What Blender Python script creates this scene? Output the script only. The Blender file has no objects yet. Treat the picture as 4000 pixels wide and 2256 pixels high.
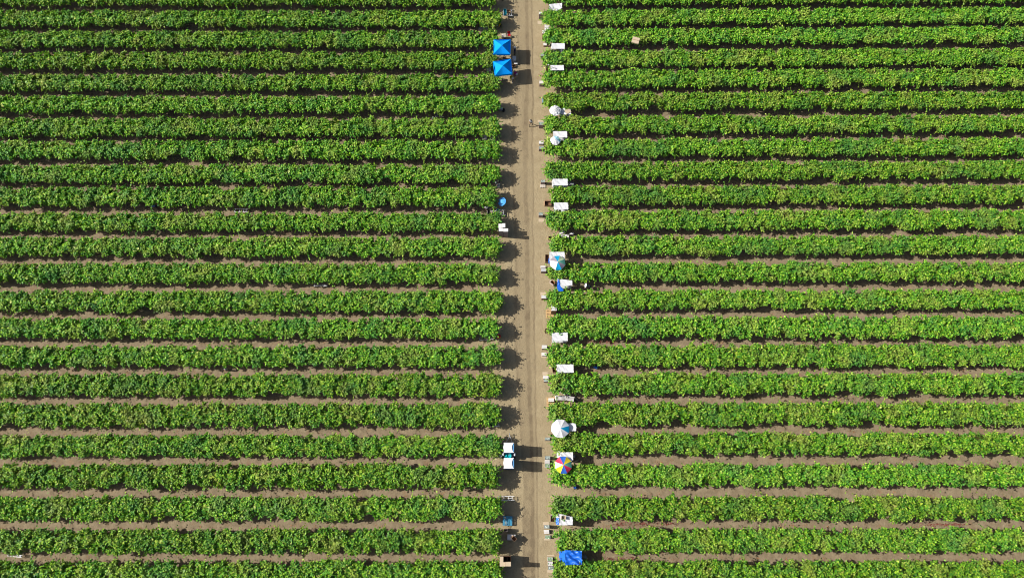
import bpy, math, random
import numpy as np
from mathutils import Vector, Matrix, Euler

# ------------------------------------------------------------------ camera, sky, sun, exposure
S = bpy.context.scene
COL = S.collection
FPX, CX, CY = 2667.0, 2000.0, 1128.0      # focal length and centre of the photograph, in its pixels
CAM_H, TILT = 86.0, math.radians(18.0)
cam = bpy.data.cameras.new('camera')
cam.sensor_width = 36.0
cam.lens = 36.0 * FPX / 4000.0
cam.clip_start, cam.clip_end = 0.5, 6000
camo = bpy.data.objects.new('camera', cam)
camo.location = (0, 0, CAM_H)
camo.rotation_euler = (TILT, 0, 0)
COL.objects.link(camo)
S.camera = camo

SUN_EL = math.radians(36.5)
SUN_AZ = math.radians(4.8)                # shadows fall along +X, a little towards -Y
w = bpy.data.worlds.new('World')
S.world = w
w.use_nodes = True
nt = w.node_tree
bg = nt.nodes['Background']
sky = nt.nodes.new('ShaderNodeTexSky')
sky.sky_type = 'NISHITA'
sky.sun_disc = False
sky.sun_elevation = SUN_EL
sky.sun_rotation = math.radians(-90 + 4.8)
sky.dust_density = 3.0
sky.ozone_density = 0.6
nt.links.new(sky.outputs[0], bg.inputs[0])
bg.inputs[1].default_value = 0.08
sl = bpy.data.lights.new('sun', 'SUN')
sl.energy = 5.0
sl.angle = math.radians(0.5)
sl.color = (1.0, 0.96, 0.88)
so = bpy.data.objects.new('sun', sl)
shadow_dir = Vector((math.cos(SUN_EL) * math.cos(SUN_AZ), -math.cos(SUN_EL) * math.sin(SUN_AZ), -math.sin(SUN_EL)))
so.rotation_euler = shadow_dir.to_track_quat('-Z', 'Y').to_euler()
so.location = (-60, 3, 60)
COL.objects.link(so)
vs = S.view_settings
vs.view_transform = 'Standard'
vs.look = 'None'
vs.gamma = 1.0
vs.exposure = 0.72
S.cycles.max_bounces = 4
S.cycles.diffuse_bounces = 1
S.cycles.transmission_bounces = 3
S.cycles.transparent_max_bounces = 4
try:
    S.cycles.filter_width = 1.0
except Exception:
    pass

R = random.Random(7)


def at(px, py, h=0.0):
    """point of the place seen at a pixel of the photograph, at height h"""
    x, y = (px - CX) / FPX, (CY - py) / FPX
    d = Vector((x, y * math.cos(TILT) + math.sin(TILT), y * math.sin(TILT) - math.cos(TILT)))
    k = (h - CAM_H) / d.z
    return Vector((d.x * k, d.y * k, h))


def T(i, zx, zy):
    """survey tile coordinates -> photograph pixel"""
    return 1840 + zx / 5.152, 282 * i + zy / 5.152


def P(i, zx, zy, h=0.0):
    return at(*T(i, zx, zy), h)


# ------------------------------------------------------------------ materials
MATS = {}


def mat(name, c, rough=0.7, var=0.12, scale=6.0, spec=0.3, bump=0.0, metal=0.0, trans=0.0, stretch=None):
    if name in MATS:
        return MATS[name]
    c = tuple(v * .76 for v in c)
    m = bpy.data.materials.new(name)
    m.use_nodes = True
    n, l = m.node_tree.nodes, m.node_tree.links
    b = n['Principled BSDF']
    tc = n.new('ShaderNodeTexCoord')
    no = n.new('ShaderNodeTexNoise')
    no.inputs['Scale'].default_value = scale
    no.inputs['Detail'].default_value = 4
    if stretch:
        mp = n.new('ShaderNodeMapping')
        mp.inputs['Scale'].default_value = stretch
        l.new(tc.outputs['Object'], mp.inputs[0])
        l.new(mp.outputs[0], no.inputs['Vector'])
    else:
        l.new(tc.outputs['Object'], no.inputs['Vector'])
    mx = n.new('ShaderNodeMix')
    mx.data_type = 'RGBA'
    l.new(no.outputs['Fac'], mx.inputs['Factor'])
    mx.inputs['A'].default_value = tuple(max(0, v * (1 - var)) for v in c) + (1,)
    mx.inputs['B'].default_value = tuple(min(1, v * (1 + var)) for v in c) + (1,)
    l.new(mx.outputs['Result'], b.inputs['Base Color'])
    b.inputs['Roughness'].default_value = rough
    b.inputs['Specular IOR Level'].default_value = spec
    b.inputs['Metallic'].default_value = metal
    if bump:
        bp = n.new('ShaderNodeBump')
        bp.inputs['Strength'].default_value = bump
        bp.inputs['Distance'].default_value = 0.05
        l.new(no.outputs['Fac'], bp.inputs['Height'])
        l.new(bp.outputs[0], b.inputs['Normal'])
    if trans:
        tr = n.new('ShaderNodeBsdfTranslucent')
        l.new(mx.outputs['Result'], tr.inputs[0])
        ms = n.new('ShaderNodeMixShader')
        ms.inputs[0].default_value = trans
        l.new(b.outputs[0], ms.inputs[1])
        l.new(tr.outputs[0], ms.inputs[2])
        l.new(ms.outputs[0], n['Material Output'].inputs[0])
    MATS[name] = m
    return m


WHITE = mat('white_sheet', (.70, .70, .72), .55, .04, 3, trans=.12)
WHITEP = mat('white_plastic', (.82, .82, .83), .4, .03, 4)
GREYP = mat('grey_plastic', (.30, .31, .33), .5, .1, 6)
LGREY = mat('light_grey_plastic', (.55, .56, .58), .5, .08, 6)
DARK = mat('dark_plastic', (.03, .032, .035), .5, .1)
BLUE = mat('blue_nylon', (.002, .31, .92), .7, .10, 3, .08, trans=.1)
TARP = mat('blue_tarpaulin', (.01, .13, .62), .35, .18, 4, .5, bump=.25)
SKYB = mat('sky_blue_nylon', (.10, .42, .92), .5, .08, 3)
CYAN = mat('cyan_nylon', (.0, .30, .56), .5, .06, 3)
LCYAN = mat('pale_cyan_nylon', (.34, .62, .72), .5, .18, 5)
TEAL = mat('teal_plastic', (.0, .26, .33), .35, .12, 4, .5)
PGREEN = mat('pale_green_nylon', (.45, .55, .36), .5, .05)
SGREEN = mat('sea_green_nylon', (.13, .42, .31), .5, .05)
MINT = mat('mint_nylon', (.36, .66, .52), .5, .05)
SILVER = mat('silver_grey_nylon', (.56, .56, .59), .5, .05)
GREYN = mat('mauve_grey_nylon', (.25, .22, .26), .5, .05)
RED = mat('red_nylon', (.62, .03, .09), .5, .08)
YEL = mat('yellow_nylon', (.74, .58, .02), .5, .06)
RBLUE = mat('royal_blue_nylon', (.03, .13, .52), .5, .06)
CARD = mat('brown_cardboard', (.30, .19, .11), .85, .12, 5)
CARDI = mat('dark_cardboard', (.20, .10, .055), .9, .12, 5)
CARDT = mat('tan_cardboard', (.50, .40, .28), .85, .1, 5)
CARDO = mat('orange_cardboard', (.44, .21, .07), .85, .1, 5)
MAUVE = mat('mauve_box_board', (.36, .28, .27), .8, .1, 5)
PALE = mat('pale_box_board', (.62, .58, .55), .75, .08, 5)
OFFW = mat('off_white_board', (.70, .68, .66), .7, .06, 5)
TWOOD = mat('fresh_timber', (.55, .36, .17), .8, .16, 4, stretch=(1, 8, 8))
WWOOD = mat('weathered_timber', (.55, .49, .42), .85, .12, 4, stretch=(1, 8, 8))
BPAINT = mat('blue_painted_timber', (.05, .27, .44), .7, .2, 5)
METAL = mat('galvanised_steel', (.45, .46, .47), .45, .1, 8, .5, metal=.4)
ALU = mat('pale_aluminium', (.72, .72, .72), .4, .05, 6, .5)
RUBBER = mat('black_rubber', (.02, .02, .02), .8, .1)
TBLUE = mat('toilet_blue_plastic', (.03, .16, .42), .35, .06, 3, .5)
TROOF = mat('toilet_white_roof', (.82, .83, .84), .4, .03, 3)
SKIN = mat('skin', (.36, .20, .13), .6, .05)
HAIR = mat('black_hair', (.015, .012, .01), .6, .1)
DENIM = mat('dark_denim', (.03, .04, .07), .85, .12)
TROUS = mat('dark_trousers', (.04, .038, .036), .85, .12)
SOLE = mat('brown_boots', (.07, .05, .035), .8, .1)
GRAPE = mat('green_grapes', (.20, .30, .17), .35, .35, 22, .5)
GRAPEG = mat('grey_green_grapes', (.30, .36, .33), .35, .3, 22, .5)
PANEW = mat('bark', (.10, .075, .05), .9, .2, 5)
FRIDGEO = mat('orange_plastic', (.72, .28, .06), .4, .06)
REDP = mat('red_plastic', (.45, .01, .02), .4, .06)
CREAM = mat('cream_plastic', (.66, .60, .50), .5, .05)


def shirt(name, c):
    return mat(name, c, .85, .1, 8, .1)


def foliage_material():
    m = bpy.data.materials.new('grapevine_leaves')
    m.use_nodes = True
    n, l = m.node_tree.nodes, m.node_tree.links
    b = n['Principled BSDF']
    g = n.new('ShaderNodeNewGeometry')
    ramp = n.new('ShaderNodeValToRGB')
    cr = ramp.color_ramp
    cr.elements[0].position = 0.0
    cr.elements[0].color = (.024, .085, .016, 1)
    cr.elements[1].position = 1.0
    cr.elements[1].color = (.42, .40, .13, 1)
    for p, c in ((.30, (.072, .215, .022)), (.62, (.155, .335, .028)), (.86, (.280, .440, .040)), (.97, (.37, .44, .080))):
        e = cr.elements.new(p)
        e.color = c + (1,)
    l.new(g.outputs['Random Per Island'], ramp.inputs[0])
    # patches of older, yellower growth, different from vine to vine
    no = n.new('ShaderNodeTexNoise')
    no.inputs['Scale'].default_value = 0.42
    no.inputs['Detail'].default_value = 3
    l.new(g.outputs['Position'], no.inputs['Vector'])
    mr = n.new('ShaderNodeMapRange')
    mr.inputs['From Min'].default_value = .50
    mr.inputs['From Max'].default_value = .74
    mr.inputs['To Max'].default_value = .6
    l.new(no.outputs['Fac'], mr.inputs['Value'])
    mx = n.new('ShaderNodeMix')
    mx.data_type = 'RGBA'
    mx.inputs['B'].default_value = (.30, .30, .075, 1)
    l.new(mr.outputs[0], mx.inputs['Factor'])
    l.new(ramp.outputs[0], mx.inputs['A'])
    no2 = n.new('ShaderNodeTexNoise')
    no2.inputs['Scale'].default_value = 0.33
    l.new(g.outputs['Position'], no2.inputs['Vector'])
    mr2 = n.new('ShaderNodeMapRange')
    mr2.inputs['From Min'].default_value = .5
    mr2.inputs['From Max'].default_value = .75
    mr2.inputs['To Max'].default_value = .7
    l.new(no2.outputs['Fac'], mr2.inputs['Value'])
    mx2 = n.new('ShaderNodeMix')
    mx2.data_type = 'RGBA'
    mx2.inputs['B'].default_value = (.050, .165, .042, 1)
    l.new(mr2.outputs[0], mx2.inputs['Factor'])
    l.new(mx.outputs['Result'], mx2.inputs['A'])
    l.new(mx2.outputs['Result'], b.inputs['Base Color'])
    oi = n.new('ShaderNodeObjectInfo')
    vr = n.new('ShaderNodeMapRange')
    vr.inputs['To Min'].default_value = .90
    vr.inputs['To Max'].default_value = 1.10
    l.new(oi.outputs['Random'], vr.inputs['Value'])
    hv = n.new('ShaderNodeHueSaturation')
    hv.inputs['Saturation'].default_value = 1.03
    l.new(vr.outputs[0], hv.inputs['Value'])
    hu = n.new('ShaderNodeMapRange')
    hu.inputs['To Min'].default_value = .500
    hu.inputs['To Max'].default_value = .510
    l.new(oi.outputs['Random'], hu.inputs['Value'])
    l.new(hu.outputs[0], hv.inputs['Hue'])
    l.new(mx2.outputs['Result'], hv.inputs['Color'])
    mx2 = hv
    l.new(mx2.outputs[0], b.inputs['Base Color'])
    b.inputs['Roughness'].default_value = .5
    b.inputs['Specular IOR Level'].default_value = .18
    tr = n.new('ShaderNodeBsdfTranslucent')
    hs = n.new('ShaderNodeHueSaturation')
    hs.inputs['Saturation'].default_value = 1.2
    hs.inputs['Value'].default_value = 1.2
    l.new(mx2.outputs[0], hs.inputs['Color'])
    l.new(hs.outputs[0], tr.inputs[0])
    ms = n.new('ShaderNodeMixShader')
    ms.inputs[0].default_value = .17
    l.new(b.outputs[0], ms.inputs[1])
    l.new(tr.outputs[0], ms.inputs[2])
    l.new(ms.outputs[0], n['Material Output'].inputs[0])
    return m


LEAF = foliage_material()


def soil_nodes(n, l):
    """colour of the bare soil from where it lies: pale packed soil on the headland, browner soil between the rows"""
    g = n.new('ShaderNodeNewGeometry')
    sx = n.new('ShaderNodeSeparateXYZ')
    l.new(g.outputs['Position'], sx.inputs[0])

    def noise(scale, det=4, rough=.6, vec=None):
        q = n.new('ShaderNodeTexNoise')
        q.inputs['Scale'].default_value = scale
        q.inputs['Detail'].default_value = det
        q.inputs['Roughness'].default_value = rough
        l.new(vec or g.outputs['Position'], q.inputs['Vector'])
        return q.outputs['Fac']

    def mix(f, a, bb):
        q = n.new('ShaderNodeMix')
        q.data_type = 'RGBA'
        if isinstance(f, (int, float)):
            q.inputs['Factor'].default_value = f
        else:
            l.new(f, q.inputs['Factor'])
        for s, v in (('A', a), ('B', bb)):
            if isinstance(v, tuple):
                q.inputs[s].default_value = v + (1,)
            else:
                l.new(v, q.inputs[s])
        return q.outputs['Result']

    def rng(v, a, b_, c=0., d=1.):
        q = n.new('ShaderNodeMapRange')
        for k, x in (('From Min', a), ('From Max', b_), ('To Min', c), ('To Max', d)):
            q.inputs[k].default_value = x
        l.new(v, q.inputs['Value'])
        return q.outputs[0]

    def math_(op, a, b_=None):
        q = n.new('ShaderNodeMath')
        q.operation = op
        for k, v in enumerate((a, b_)):
            if v is None:
                continue
            if isinstance(v, (int, float)):
                q.inputs[k].default_value = v
            else:
                l.new(v, q.inputs[k])
        return q.outputs[0]
    # headland mask
    dx = math_('ABSOLUTE', math_('SUBTRACT', sx.outputs['X'], 2.1))
    dxn = math_('ADD', dx, math_('MULTIPLY', math_('SUBTRACT', noise(.35), .5), 4.0))
    mask = rng(dxn, 4.2, 8.5, 1, 0)
    big, mid, fine = noise(.16), noise(1.1, 5), noise(7.0, 5, .7)
    head = mix(rng(mid, .36, .64), (.248, .197, .117), (.290, .236, .144))
    rows = mix(rng(mid, .38, .62), (.160, .126, .082), (.228, .183, .120))
    rows = mix(rng(noise(2.6, 5, .7), .5, .68, 0, .5), rows, (.120, .088, .055))
    red = rng(noise(.8, 6, .7), .54, .70, 0, .55)
    rows = mix(red, rows, (.20, .105, .055))
    col = mix(mask, rows, head)
    col = mix(rng(big, .35, .7, 0, .25), col, (.215, .165, .105))
    col = mix(rng(fine, .52, .72, 0, .75), col, (.155, .112, .066))
    col = mix(rng(fine, .2, .42, .35, 0), col, (.34, .27, .172))
    return g, col, fine, mix, rng, math_, noise, mid


def soil_material(name, strip=False):
    m = bpy.data.materials.new(name)
    m.use_nodes = True
    n, l = m.node_tree.nodes, m.node_tree.links
    b = n['Principled BSDF']
    b.inputs['Roughness'].default_value = .95
    b.inputs['Specular IOR Level'].default_value = .08
    g, col, fine, mix, rng, math_, noise, mid = soil_nodes(n, l)
    if strip:
        uv = n.new('ShaderNodeUVMap')
        uv.uv_map = 'UVMap'
        su = n.new('ShaderNodeSeparateXYZ')
        l.new(uv.outputs[0], su.inputs[0])
        mp = n.new('ShaderNodeMapping')
        mp.inputs['Scale'].default_value = (1.2, .35, 1)
        l.new(g.outputs['Position'], mp.inputs[0])
        wob = noise(1.0, 4, .6, mp.outputs[0])
        u = math_('ADD', su.outputs[0], math_('MULTIPLY', math_('SUBTRACT', wob, .5), .17))
        u = math_('ADD', u, math_('MULTIPLY', math_('SUBTRACT', fine, .5), .12))
        rp = n.new('ShaderNodeValToRGB')
        cr = rp.color_ramp
        stops = [(0, 0), (.165, 0), (.225, .75), (.265, .5), (.29, .32), (.40, .30), (.50, .38), (.535, .80), (.63, .85), (.66, .32),
                 (.74, .30), (.765, .85), (.795, .80), (.815, 0), (1, 0)]
        cr.elements[0].position, cr.elements[0].color = 0, (0, 0, 0, 1)
        cr.elements[1].position, cr.elements[1].color = 1, (0, 0, 0, 1)
        for p, v in stops[1:-1]:
            e = cr.elements.new(p)
            e.color = (v, v, v, 1)
        l.new(u, rp.inputs[0])
        # how worn each stretch of the track is
        vlong = math_('MULTIPLY', rng(noise(.12, 3), .35, .62, .5, 1.0), rng(mid, .3, .62, .45, 1.0))
        # south end is worn wider
        sp = n.new('ShaderNodeSeparateXYZ')
        l.new(g.outputs['Position'], sp.inputs[0])
        worn = rng(sp.outputs['Y'], 18, -6, 0.05, .75)
        inside = math_('MULTIPLY', rng(u, .22, .30), rng(u, .70, .62))
        patch = math_('MULTIPLY', math_('MULTIPLY', inside, worn), math_('MULTIPLY', rng(mid, .38, .6, .2, 1), rng(noise(.4, 4), .35, .6, .35, 1)))
        f = math_('MINIMUM', math_('ADD', math_('MULTIPLY', rp.outputs[0], vlong), patch), .95)
        col = mix(math_('MINIMUM', math_('MULTIPLY', f, 1.2), .95), col, (.142, .108, .067))
    l.new(col, b.inputs['Base Color'])
    bp = n.new('ShaderNodeBump')
    bp.inputs['Strength'].default_value = .55
    bp.inputs['Distance'].default_value = .10
    l.new(math_('ADD', fine, math_('MULTIPLY', mid, 1.5)), bp.inputs['Height'])
    l.new(bp.outputs[0], b.inputs['Normal'])
    return m


SOIL = soil_material('bare_soil')
TRACKM = soil_material('worn_track_soil', True)


# ------------------------------------------------------------------ helpers
class MB:
    """collects shapes of ONE part"""

    def __init__(s):
        s.v, s.f, s.m = [], [], []

    def add(s, vs, fs, mi=0):
        o = len(s.v)
        s.v += [tuple(v) for v in vs]
        s.f += [tuple(o + i for i in f) for f in fs]
        s.m += [mi] * len(fs)
        return s

    def box(s, c, d, rz=0, mi=0, rx=0, ry=0):
        M = Euler((rx, ry, rz)).to_matrix()
        x, y, z = (k / 2 for k in d)
        c = Vector(c)
        vs = [c + M @ Vector(q) for q in ((-x, -y, -z), (x, -y, -z), (x, y, -z), (-x, y, -z), (-x, -y, z), (x, -y, z), (x, y, z), (-x, y, z))]
        return s.add(vs, [(3, 2, 1, 0), (4, 5, 6, 7), (0, 1, 5, 4), (1, 2, 6, 5), (2, 3, 7, 6), (3, 0, 4, 7)], mi)

    def bar(s, a, b, r=.02, mi=0, n=6):
        a, b = Vector(a), Vector(b)
        q = (b - a).to_track_quat('Z', 'Y')
        vs = []
        for e in (a, b):
            for k in range(n):
                t = 2 * math.pi * k / n
                vs.append(e + q @ Vector((r * math.cos(t), r * math.sin(t), 0)))
        fs = [(k, (k + 1) % n, n + (k + 1) % n, n + k) for k in range(n)]
        fs += [tuple(reversed(range(n))), tuple(range(n, 2 * n))]
        return s.add(vs, fs, mi)

    def lathe(s, prof, c=(0, 0, 0), n=16, mi=0, M=None):
        c = Vector(c)
        vs, fs = [], []
        for r, z in prof:
            for k in range(n):
                t = 2 * math.pi * k / n
                p = Vector((r * math.cos(t), r * math.sin(t), z))
                vs.append(c + (M @ p if M else p))
        for j in range(len(prof) - 1):
            for k in range(n):
                fs.append((j * n + k, j * n + (k + 1) % n, (j + 1) * n + (k + 1) % n, (j + 1) * n + k))
        fs.append(tuple(reversed(range(n))))
        fs.append(tuple(range((len(prof) - 1) * n, len(prof) * n)))
        return s.add(vs, fs, mi)

    def ring(s, c, r, t, axis='X', n=18, k=6, mi=0):
        vs, fs = [], []
        for i in range(n):
            a = 2 * math.pi * i / n
            for j in range(k):
                b = 2 * math.pi * j / k
                u, z = (r + t * math.cos(b)) * math.cos(a), (r + t * math.cos(b)) * math.sin(a)
                q = t * math.sin(b)
                vs.append(Vector(c) + Vector((q, u, z) if axis == 'X' else (u, q, z) if axis == 'Y' else (u, z, q)))
        for i in range(n):
            for j in range(k):
                fs.append((i * k + j, ((i + 1) % n) * k + j, ((i + 1) % n) * k + (j + 1) % k, i * k + (j + 1) % k))
        return s.add(vs, fs, mi)

    def build(s, name, m, parent=None, smooth=False, bevel=0.0):
        me = bpy.data.meshes.new(name)
        me.from_pydata(s.v, [], s.f)
        for q in (m if isinstance(m, (list, tuple)) else [m]):
            me.materials.append(q)
        if any(s.m):
            me.polygons.foreach_set('material_index', s.m)
        if smooth:
            me.polygons.foreach_set('use_smooth', [True] * len(me.polygons))
        me.update()
        o = bpy.data.objects.new(name, me)
        COL.objects.link(o)
        o.parent = parent
        if bevel:
            b = o.modifiers.new('bevel', 'BEVEL')
            b.width = bevel
            b.segments = 1
            b.limit_method = 'ANGLE'
        return o


def thing(name, label, cat, loc, rz=0.0, group=None):
    o = bpy.data.objects.new(name, None)
    o.empty_display_size = .2
    COL.objects.link(o)
    o.location = loc
    o.rotation_euler = (0, 0, rz)
    o['label'] = label
    o['category'] = cat
    if group:
        o['group'] = group
    return o


def rect(i, x0, y0, x1, y1, h):
    a, b, c, d = P(i, x0, y0, h), P(i, x1, y0, h), P(i, x1, y1, h), P(i, x0, y1, h)
    ce = (a + b + c + d) / 4
    return ce, ((b - a).length + (c - d).length) / 2, ((d - a).length + (c - b).length) / 2


def sheet_mesh(wx, wy, th, nx=10, ny=8, amp=.03, sag=0.06, seed=0, corners=None):
    """a stretched or rumpled cloth with thickness; corners: (dx,dy,dz) pulls at the four corners, counter-clockwise from -x-y"""
    r = random.Random(seed)
    ph = [(r.uniform(0, 6), r.uniform(2, 6), r.uniform(2, 6)) for _ in range(5)]
    top, vs, fs = [], [], []
    cor = corners or [(0, 0, 0)] * 4
    for j in range(ny + 1):
        for i in range(nx + 1):
            u, v = i / nx, j / ny
            x, y = (u - .5) * wx, (v - .5) * wy
            z = -sag * 4 * u * (1 - u) * 4 * v * (1 - v) + sum(amp / 3 * math.sin(a + b * x * 2 + c * y * 2) for a, b, c in ph)
            wts = ((1 - u) * (1 - v), u * (1 - v), u * v, (1 - u) * v)
            x += sum(k[0] * q for k, q in zip(cor, wts))
            y += sum(k[1] * q for k, q in zip(cor, wts))
            z += sum(k[2] * q for k, q in zip(cor, wts))
            edge = 0 if 0 < i < nx and 0 < j < ny else 1
            y += edge * r.uniform(-.02, .02)
            x += edge * r.uniform(-.02, .02)
            top.append((x, y, z))
    N = len(top)
    vs = top + [(x, y, z - th) for x, y, z in top]
    for j in range(ny):
        for i in range(nx):
            a = j * (nx + 1) + i
            fs.append((a, a + 1, a + nx + 2, a + nx + 1))
            fs.append((N + a + nx + 1, N + a + nx + 2, N + a + 1, N + a))
    ring = [i for i in range(nx + 1)] + [j * (nx + 1) + nx for j in range(1, ny + 1)] + [ny * (nx + 1) + i for i in range(nx - 1, -1, -1)] + [j * (nx + 1) for j in range(ny - 1, 0, -1)]
    for k in range(len(ring)):
        a, b = ring[k], ring[(k + 1) % len(ring)]
        fs.append((a, N + a, N + b, b))
    m = MB()
    m.add(vs, fs)
    return m


# ------------------------------------------------------------------ ground and track
def struct(o):
    o['kind'] = 'structure'
    return o


g = MB()
ts = [-3000, -300, -120, -60, 0, 60, 120, 300, 3000]
gv = [(x, y, 0) for y in ts for x in ts]
g.add(gv, [(j * 9 + i, j * 9 + i + 1, (j + 1) * 9 + i + 1, (j + 1) * 9 + i) for j in range(8) for i in range(8)])
struct(g.build('ground', SOIL))

track_l = [(-260, 2012), (0, 2015), (140, 2020), (280, 2028), (350, 2020), (420, 2008), (520, 1997), (600, 1995), (720, 2001), (850, 2009), (1000, 2012),
           (1200, 2010), (1400, 2013), (1460, 2020), (1560, 2024), (1700, 2034), (1800, 2040), (1900, 2046), (2050, 2043), (2256, 2042), (2600, 2044)]
track_r = [(-260, 2070), (0, 2079), (280, 2084), (560, 2083), (850, 2084), (1130, 2088), (1400, 2092), (1700, 2098), (2000, 2101), (2256, 2104), (2600, 2108)]
NV = 240
me = bpy.data.meshes.new('dirt_track')
tv, tf, tuv = [], [], []
NU = 8
for k in range(NV + 1):
    py = -260 + (2600 + 260) * k / NV
    xl = np.interp(py, [a for a, _ in track_l], [b for _, b in track_l])
    xr = np.interp(py, [a for a, _ in track_r], [b for _, b in track_r])
    a, b = at(xl, py, .004), at(xr, py, .004)
    d = (b - a) / .6
    a = a - d * .2
    for u in range(NU + 1):
        tv.append(a + d * (u / NU))
        tuv.append((u / NU, k / NV))
for k in range(NV):
    for u in range(NU):
        q = k * (NU + 1) + u
        tf.append((q + NU + 1, q + NU + 2, q + 1, q))
me.from_pydata(tv, [], tf)
ul = me.uv_layers.new(name='UVMap')
for lp in me.loops:
    ul.data[lp.index].uv = tuv[lp.vertex_index]
me.materials.append(TRACKM)
struct(bpy.data.objects.new('dirt_track', me))
COL.objects.link(bpy.data.objects['dirt_track'])


# ------------------------------------------------------------------ grapevine rows
def noise1(x, rng, wl, amp):
    y = np.zeros_like(x)
    for _ in range(5):
        y += np.sin(x * 2 * np.pi / (wl * rng.uniform(.6, 1.7)) + rng.uniform(0, 6.28))
    return y * amp / 2.2


def leaf_quads(P0, Ax, Nn, size, rng):
    """one folded leaf per point: base, left, tip, right"""
    Ax = Ax - Nn * (Ax * Nn).sum(1, keepdims=True)
    Ax /= np.linalg.norm(Ax, axis=1, keepdims=True) + 1e-9
    Sd = np.cross(Nn, Ax)
    s = size[:, None]
    fold = rng.uniform(-.12, .22, (len(P0), 1)) * s
    v = np.empty((len(P0), 4, 3))
    v[:, 0] = P0 - Ax * s * .5
    v[:, 1] = P0 + Sd * s * .48 + Ax * s * .06 + Nn * fold
    v[:, 2] = P0 + Ax * s * .58 - Nn * fold * .8
    v[:, 3] = P0 - Sd * s * .48 + Ax * s * .06 + Nn * fold
    return v


def quads_mesh(name, v, m):
    n = len(v)
    me = bpy.data.meshes.new(name)
    me.vertices.add(n * 4)
    me.vertices.foreach_set('co', v.reshape(-1).astype(np.float32))
    me.loops.add(n * 4)
    me.loops.foreach_set('vertex_index', np.arange(n * 4, dtype=np.int32))
    me.polygons.add(n)
    me.polygons.foreach_set('loop_start', np.arange(0, n * 4, 4, dtype=np.int32))
    me.materials.append(m)
    me.update(calc_edges=True)
    me.validate()
    return me


ROW_L = 96.0


def foliage_mesh(seed):
    rng = np.random.default_rng(seed)
    xs = np.linspace(0, ROW_L, 2000)
    Wf = 1.19 + noise1(xs, rng, 2.6, .07) + noise1(xs, rng, 9, .05)
    thin = noise1(xs, rng, 6, .5)
    Tf = .31 + noise1(xs, rng, 2.4, .05) + noise1(xs, rng, 8, .035)
    Yf = noise1(xs, rng, 7, .06)
    dens = 150
    n = int(dens * ROW_L)
    # shoots spring in tufts from the spurs of the vines
    nc = int(10.5 * ROW_L)
    cs, ca_, cr_ = np.where(rng.random(nc) < .02, rng.uniform(0, 1.6, nc), rng.uniform(0, ROW_L, nc)), rng.uniform(-26, 206, nc), rng.uniform(.82, 1.08, nc)
    ci = rng.integers(0, nc, n)
    s = np.clip(cs[ci] + rng.normal(0, .12, n), 0, ROW_L)
    a = np.radians(np.clip(ca_[ci] + rng.normal(0, 8, n), -44, 224))
    capl = 1.25
    cap = np.where(s < capl, np.sqrt(np.clip(1 - ((capl - s) / capl) ** 2, .02, 1)), 1.0)
    W = np.interp(s, xs, Wf) * (.30 + .70 * cap)
    Tt = np.interp(s, xs, Tf) * (.55 + .45 * cap)
    weak = (np.interp(s, xs, thin) > .62) & (rng.random(n) < .3)      # weaker vines carry fewer shoots
    rho = rng.uniform(.55, 1.0, n) ** .55 * cr_[ci]
    ca, sa = np.cos(a), np.sin(a)
    zc = 1.53
    p0 = np.stack([s, np.interp(s, xs, Yf) + W * rho * ca, zc + Tt * rho * sa * np.where(sa < 0, .8, 1)], 1)
    nx = np.where(s < capl, -(capl - s) / capl * 1.2, 0)
    nn = np.stack([nx, ca / W, sa / Tt * .8], 1)
    nn /= np.linalg.norm(nn, axis=1, keepdims=True)
    d = nn * .45 + rng.normal(0, .6, (n, 3)) + np.array([0, 0, .10])
    d /= np.linalg.norm(d, axis=1, keepdims=True)
    ln = rng.uniform(.22, .52, n)
    stray = rng.random(n) < .03
    stray |= (s < 1.3) & (rng.random(n) < .12)
    ln = np.where(stray, rng.uniform(.7, 1.2, n), ln)
    K = 6
    vs = []
    for k in range(K):
        t = (k + .5) / K
        p = p0 + d * (ln * t)[:, None]
        p[:, 2] -= ln * t * t * .30
        p += rng.normal(0, .025, p.shape)
        keep = (p[:, 2] > .12) & ~weak
        ln_n = nn * .55 + rng.normal(0, .48, (n, 3)) + np.array([0, 0, .62])
        ln_n /= np.linalg.norm(ln_n, axis=1, keepdims=True)
        ax = d * .5 + rng.normal(0, .8, (n, 3))
        sz = rng.uniform(.15, .28, n) * (1.12 - .35 * t)
        vs.append(leaf_quads(p, ax, ln_n, sz, rng)[keep])
    # the older leaves packed inside the crown
    n = int(120 * ROW_L)
    s = rng.uniform(.5, ROW_L, n)
    a = np.radians(rng.uniform(-30, 210, n))
    cap = np.where(s < capl, np.sqrt(np.clip(1 - ((capl - s) / capl) ** 2, .02, 1)), 1.0)
    rho = rng.uniform(.15, .74, n)
    p = np.stack([s, np.interp(s, xs, Yf) + np.interp(s, xs, Wf) * (.3 + .7 * cap) * rho * np.cos(a),
                  zc + np.interp(s, xs, Tf) * (.55 + .45 * cap) * rho * np.sin(a)], 1)
    q = rng.normal(0, .3, (n, 3)) + np.stack([np.zeros(n), np.cos(a), np.sin(a)], 1)
    q /= np.linalg.norm(q, axis=1, keepdims=True)
    vs.append(leaf_quads(p, rng.normal(0, 1, (n, 3)), q, rng.uniform(.30, .46, n), rng))
    return quads_mesh('foliage', np.concatenate(vs), LEAF)


NVAR = 12
FOL = [foliage_mesh(100 + k) for k in range(NVAR)]


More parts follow.
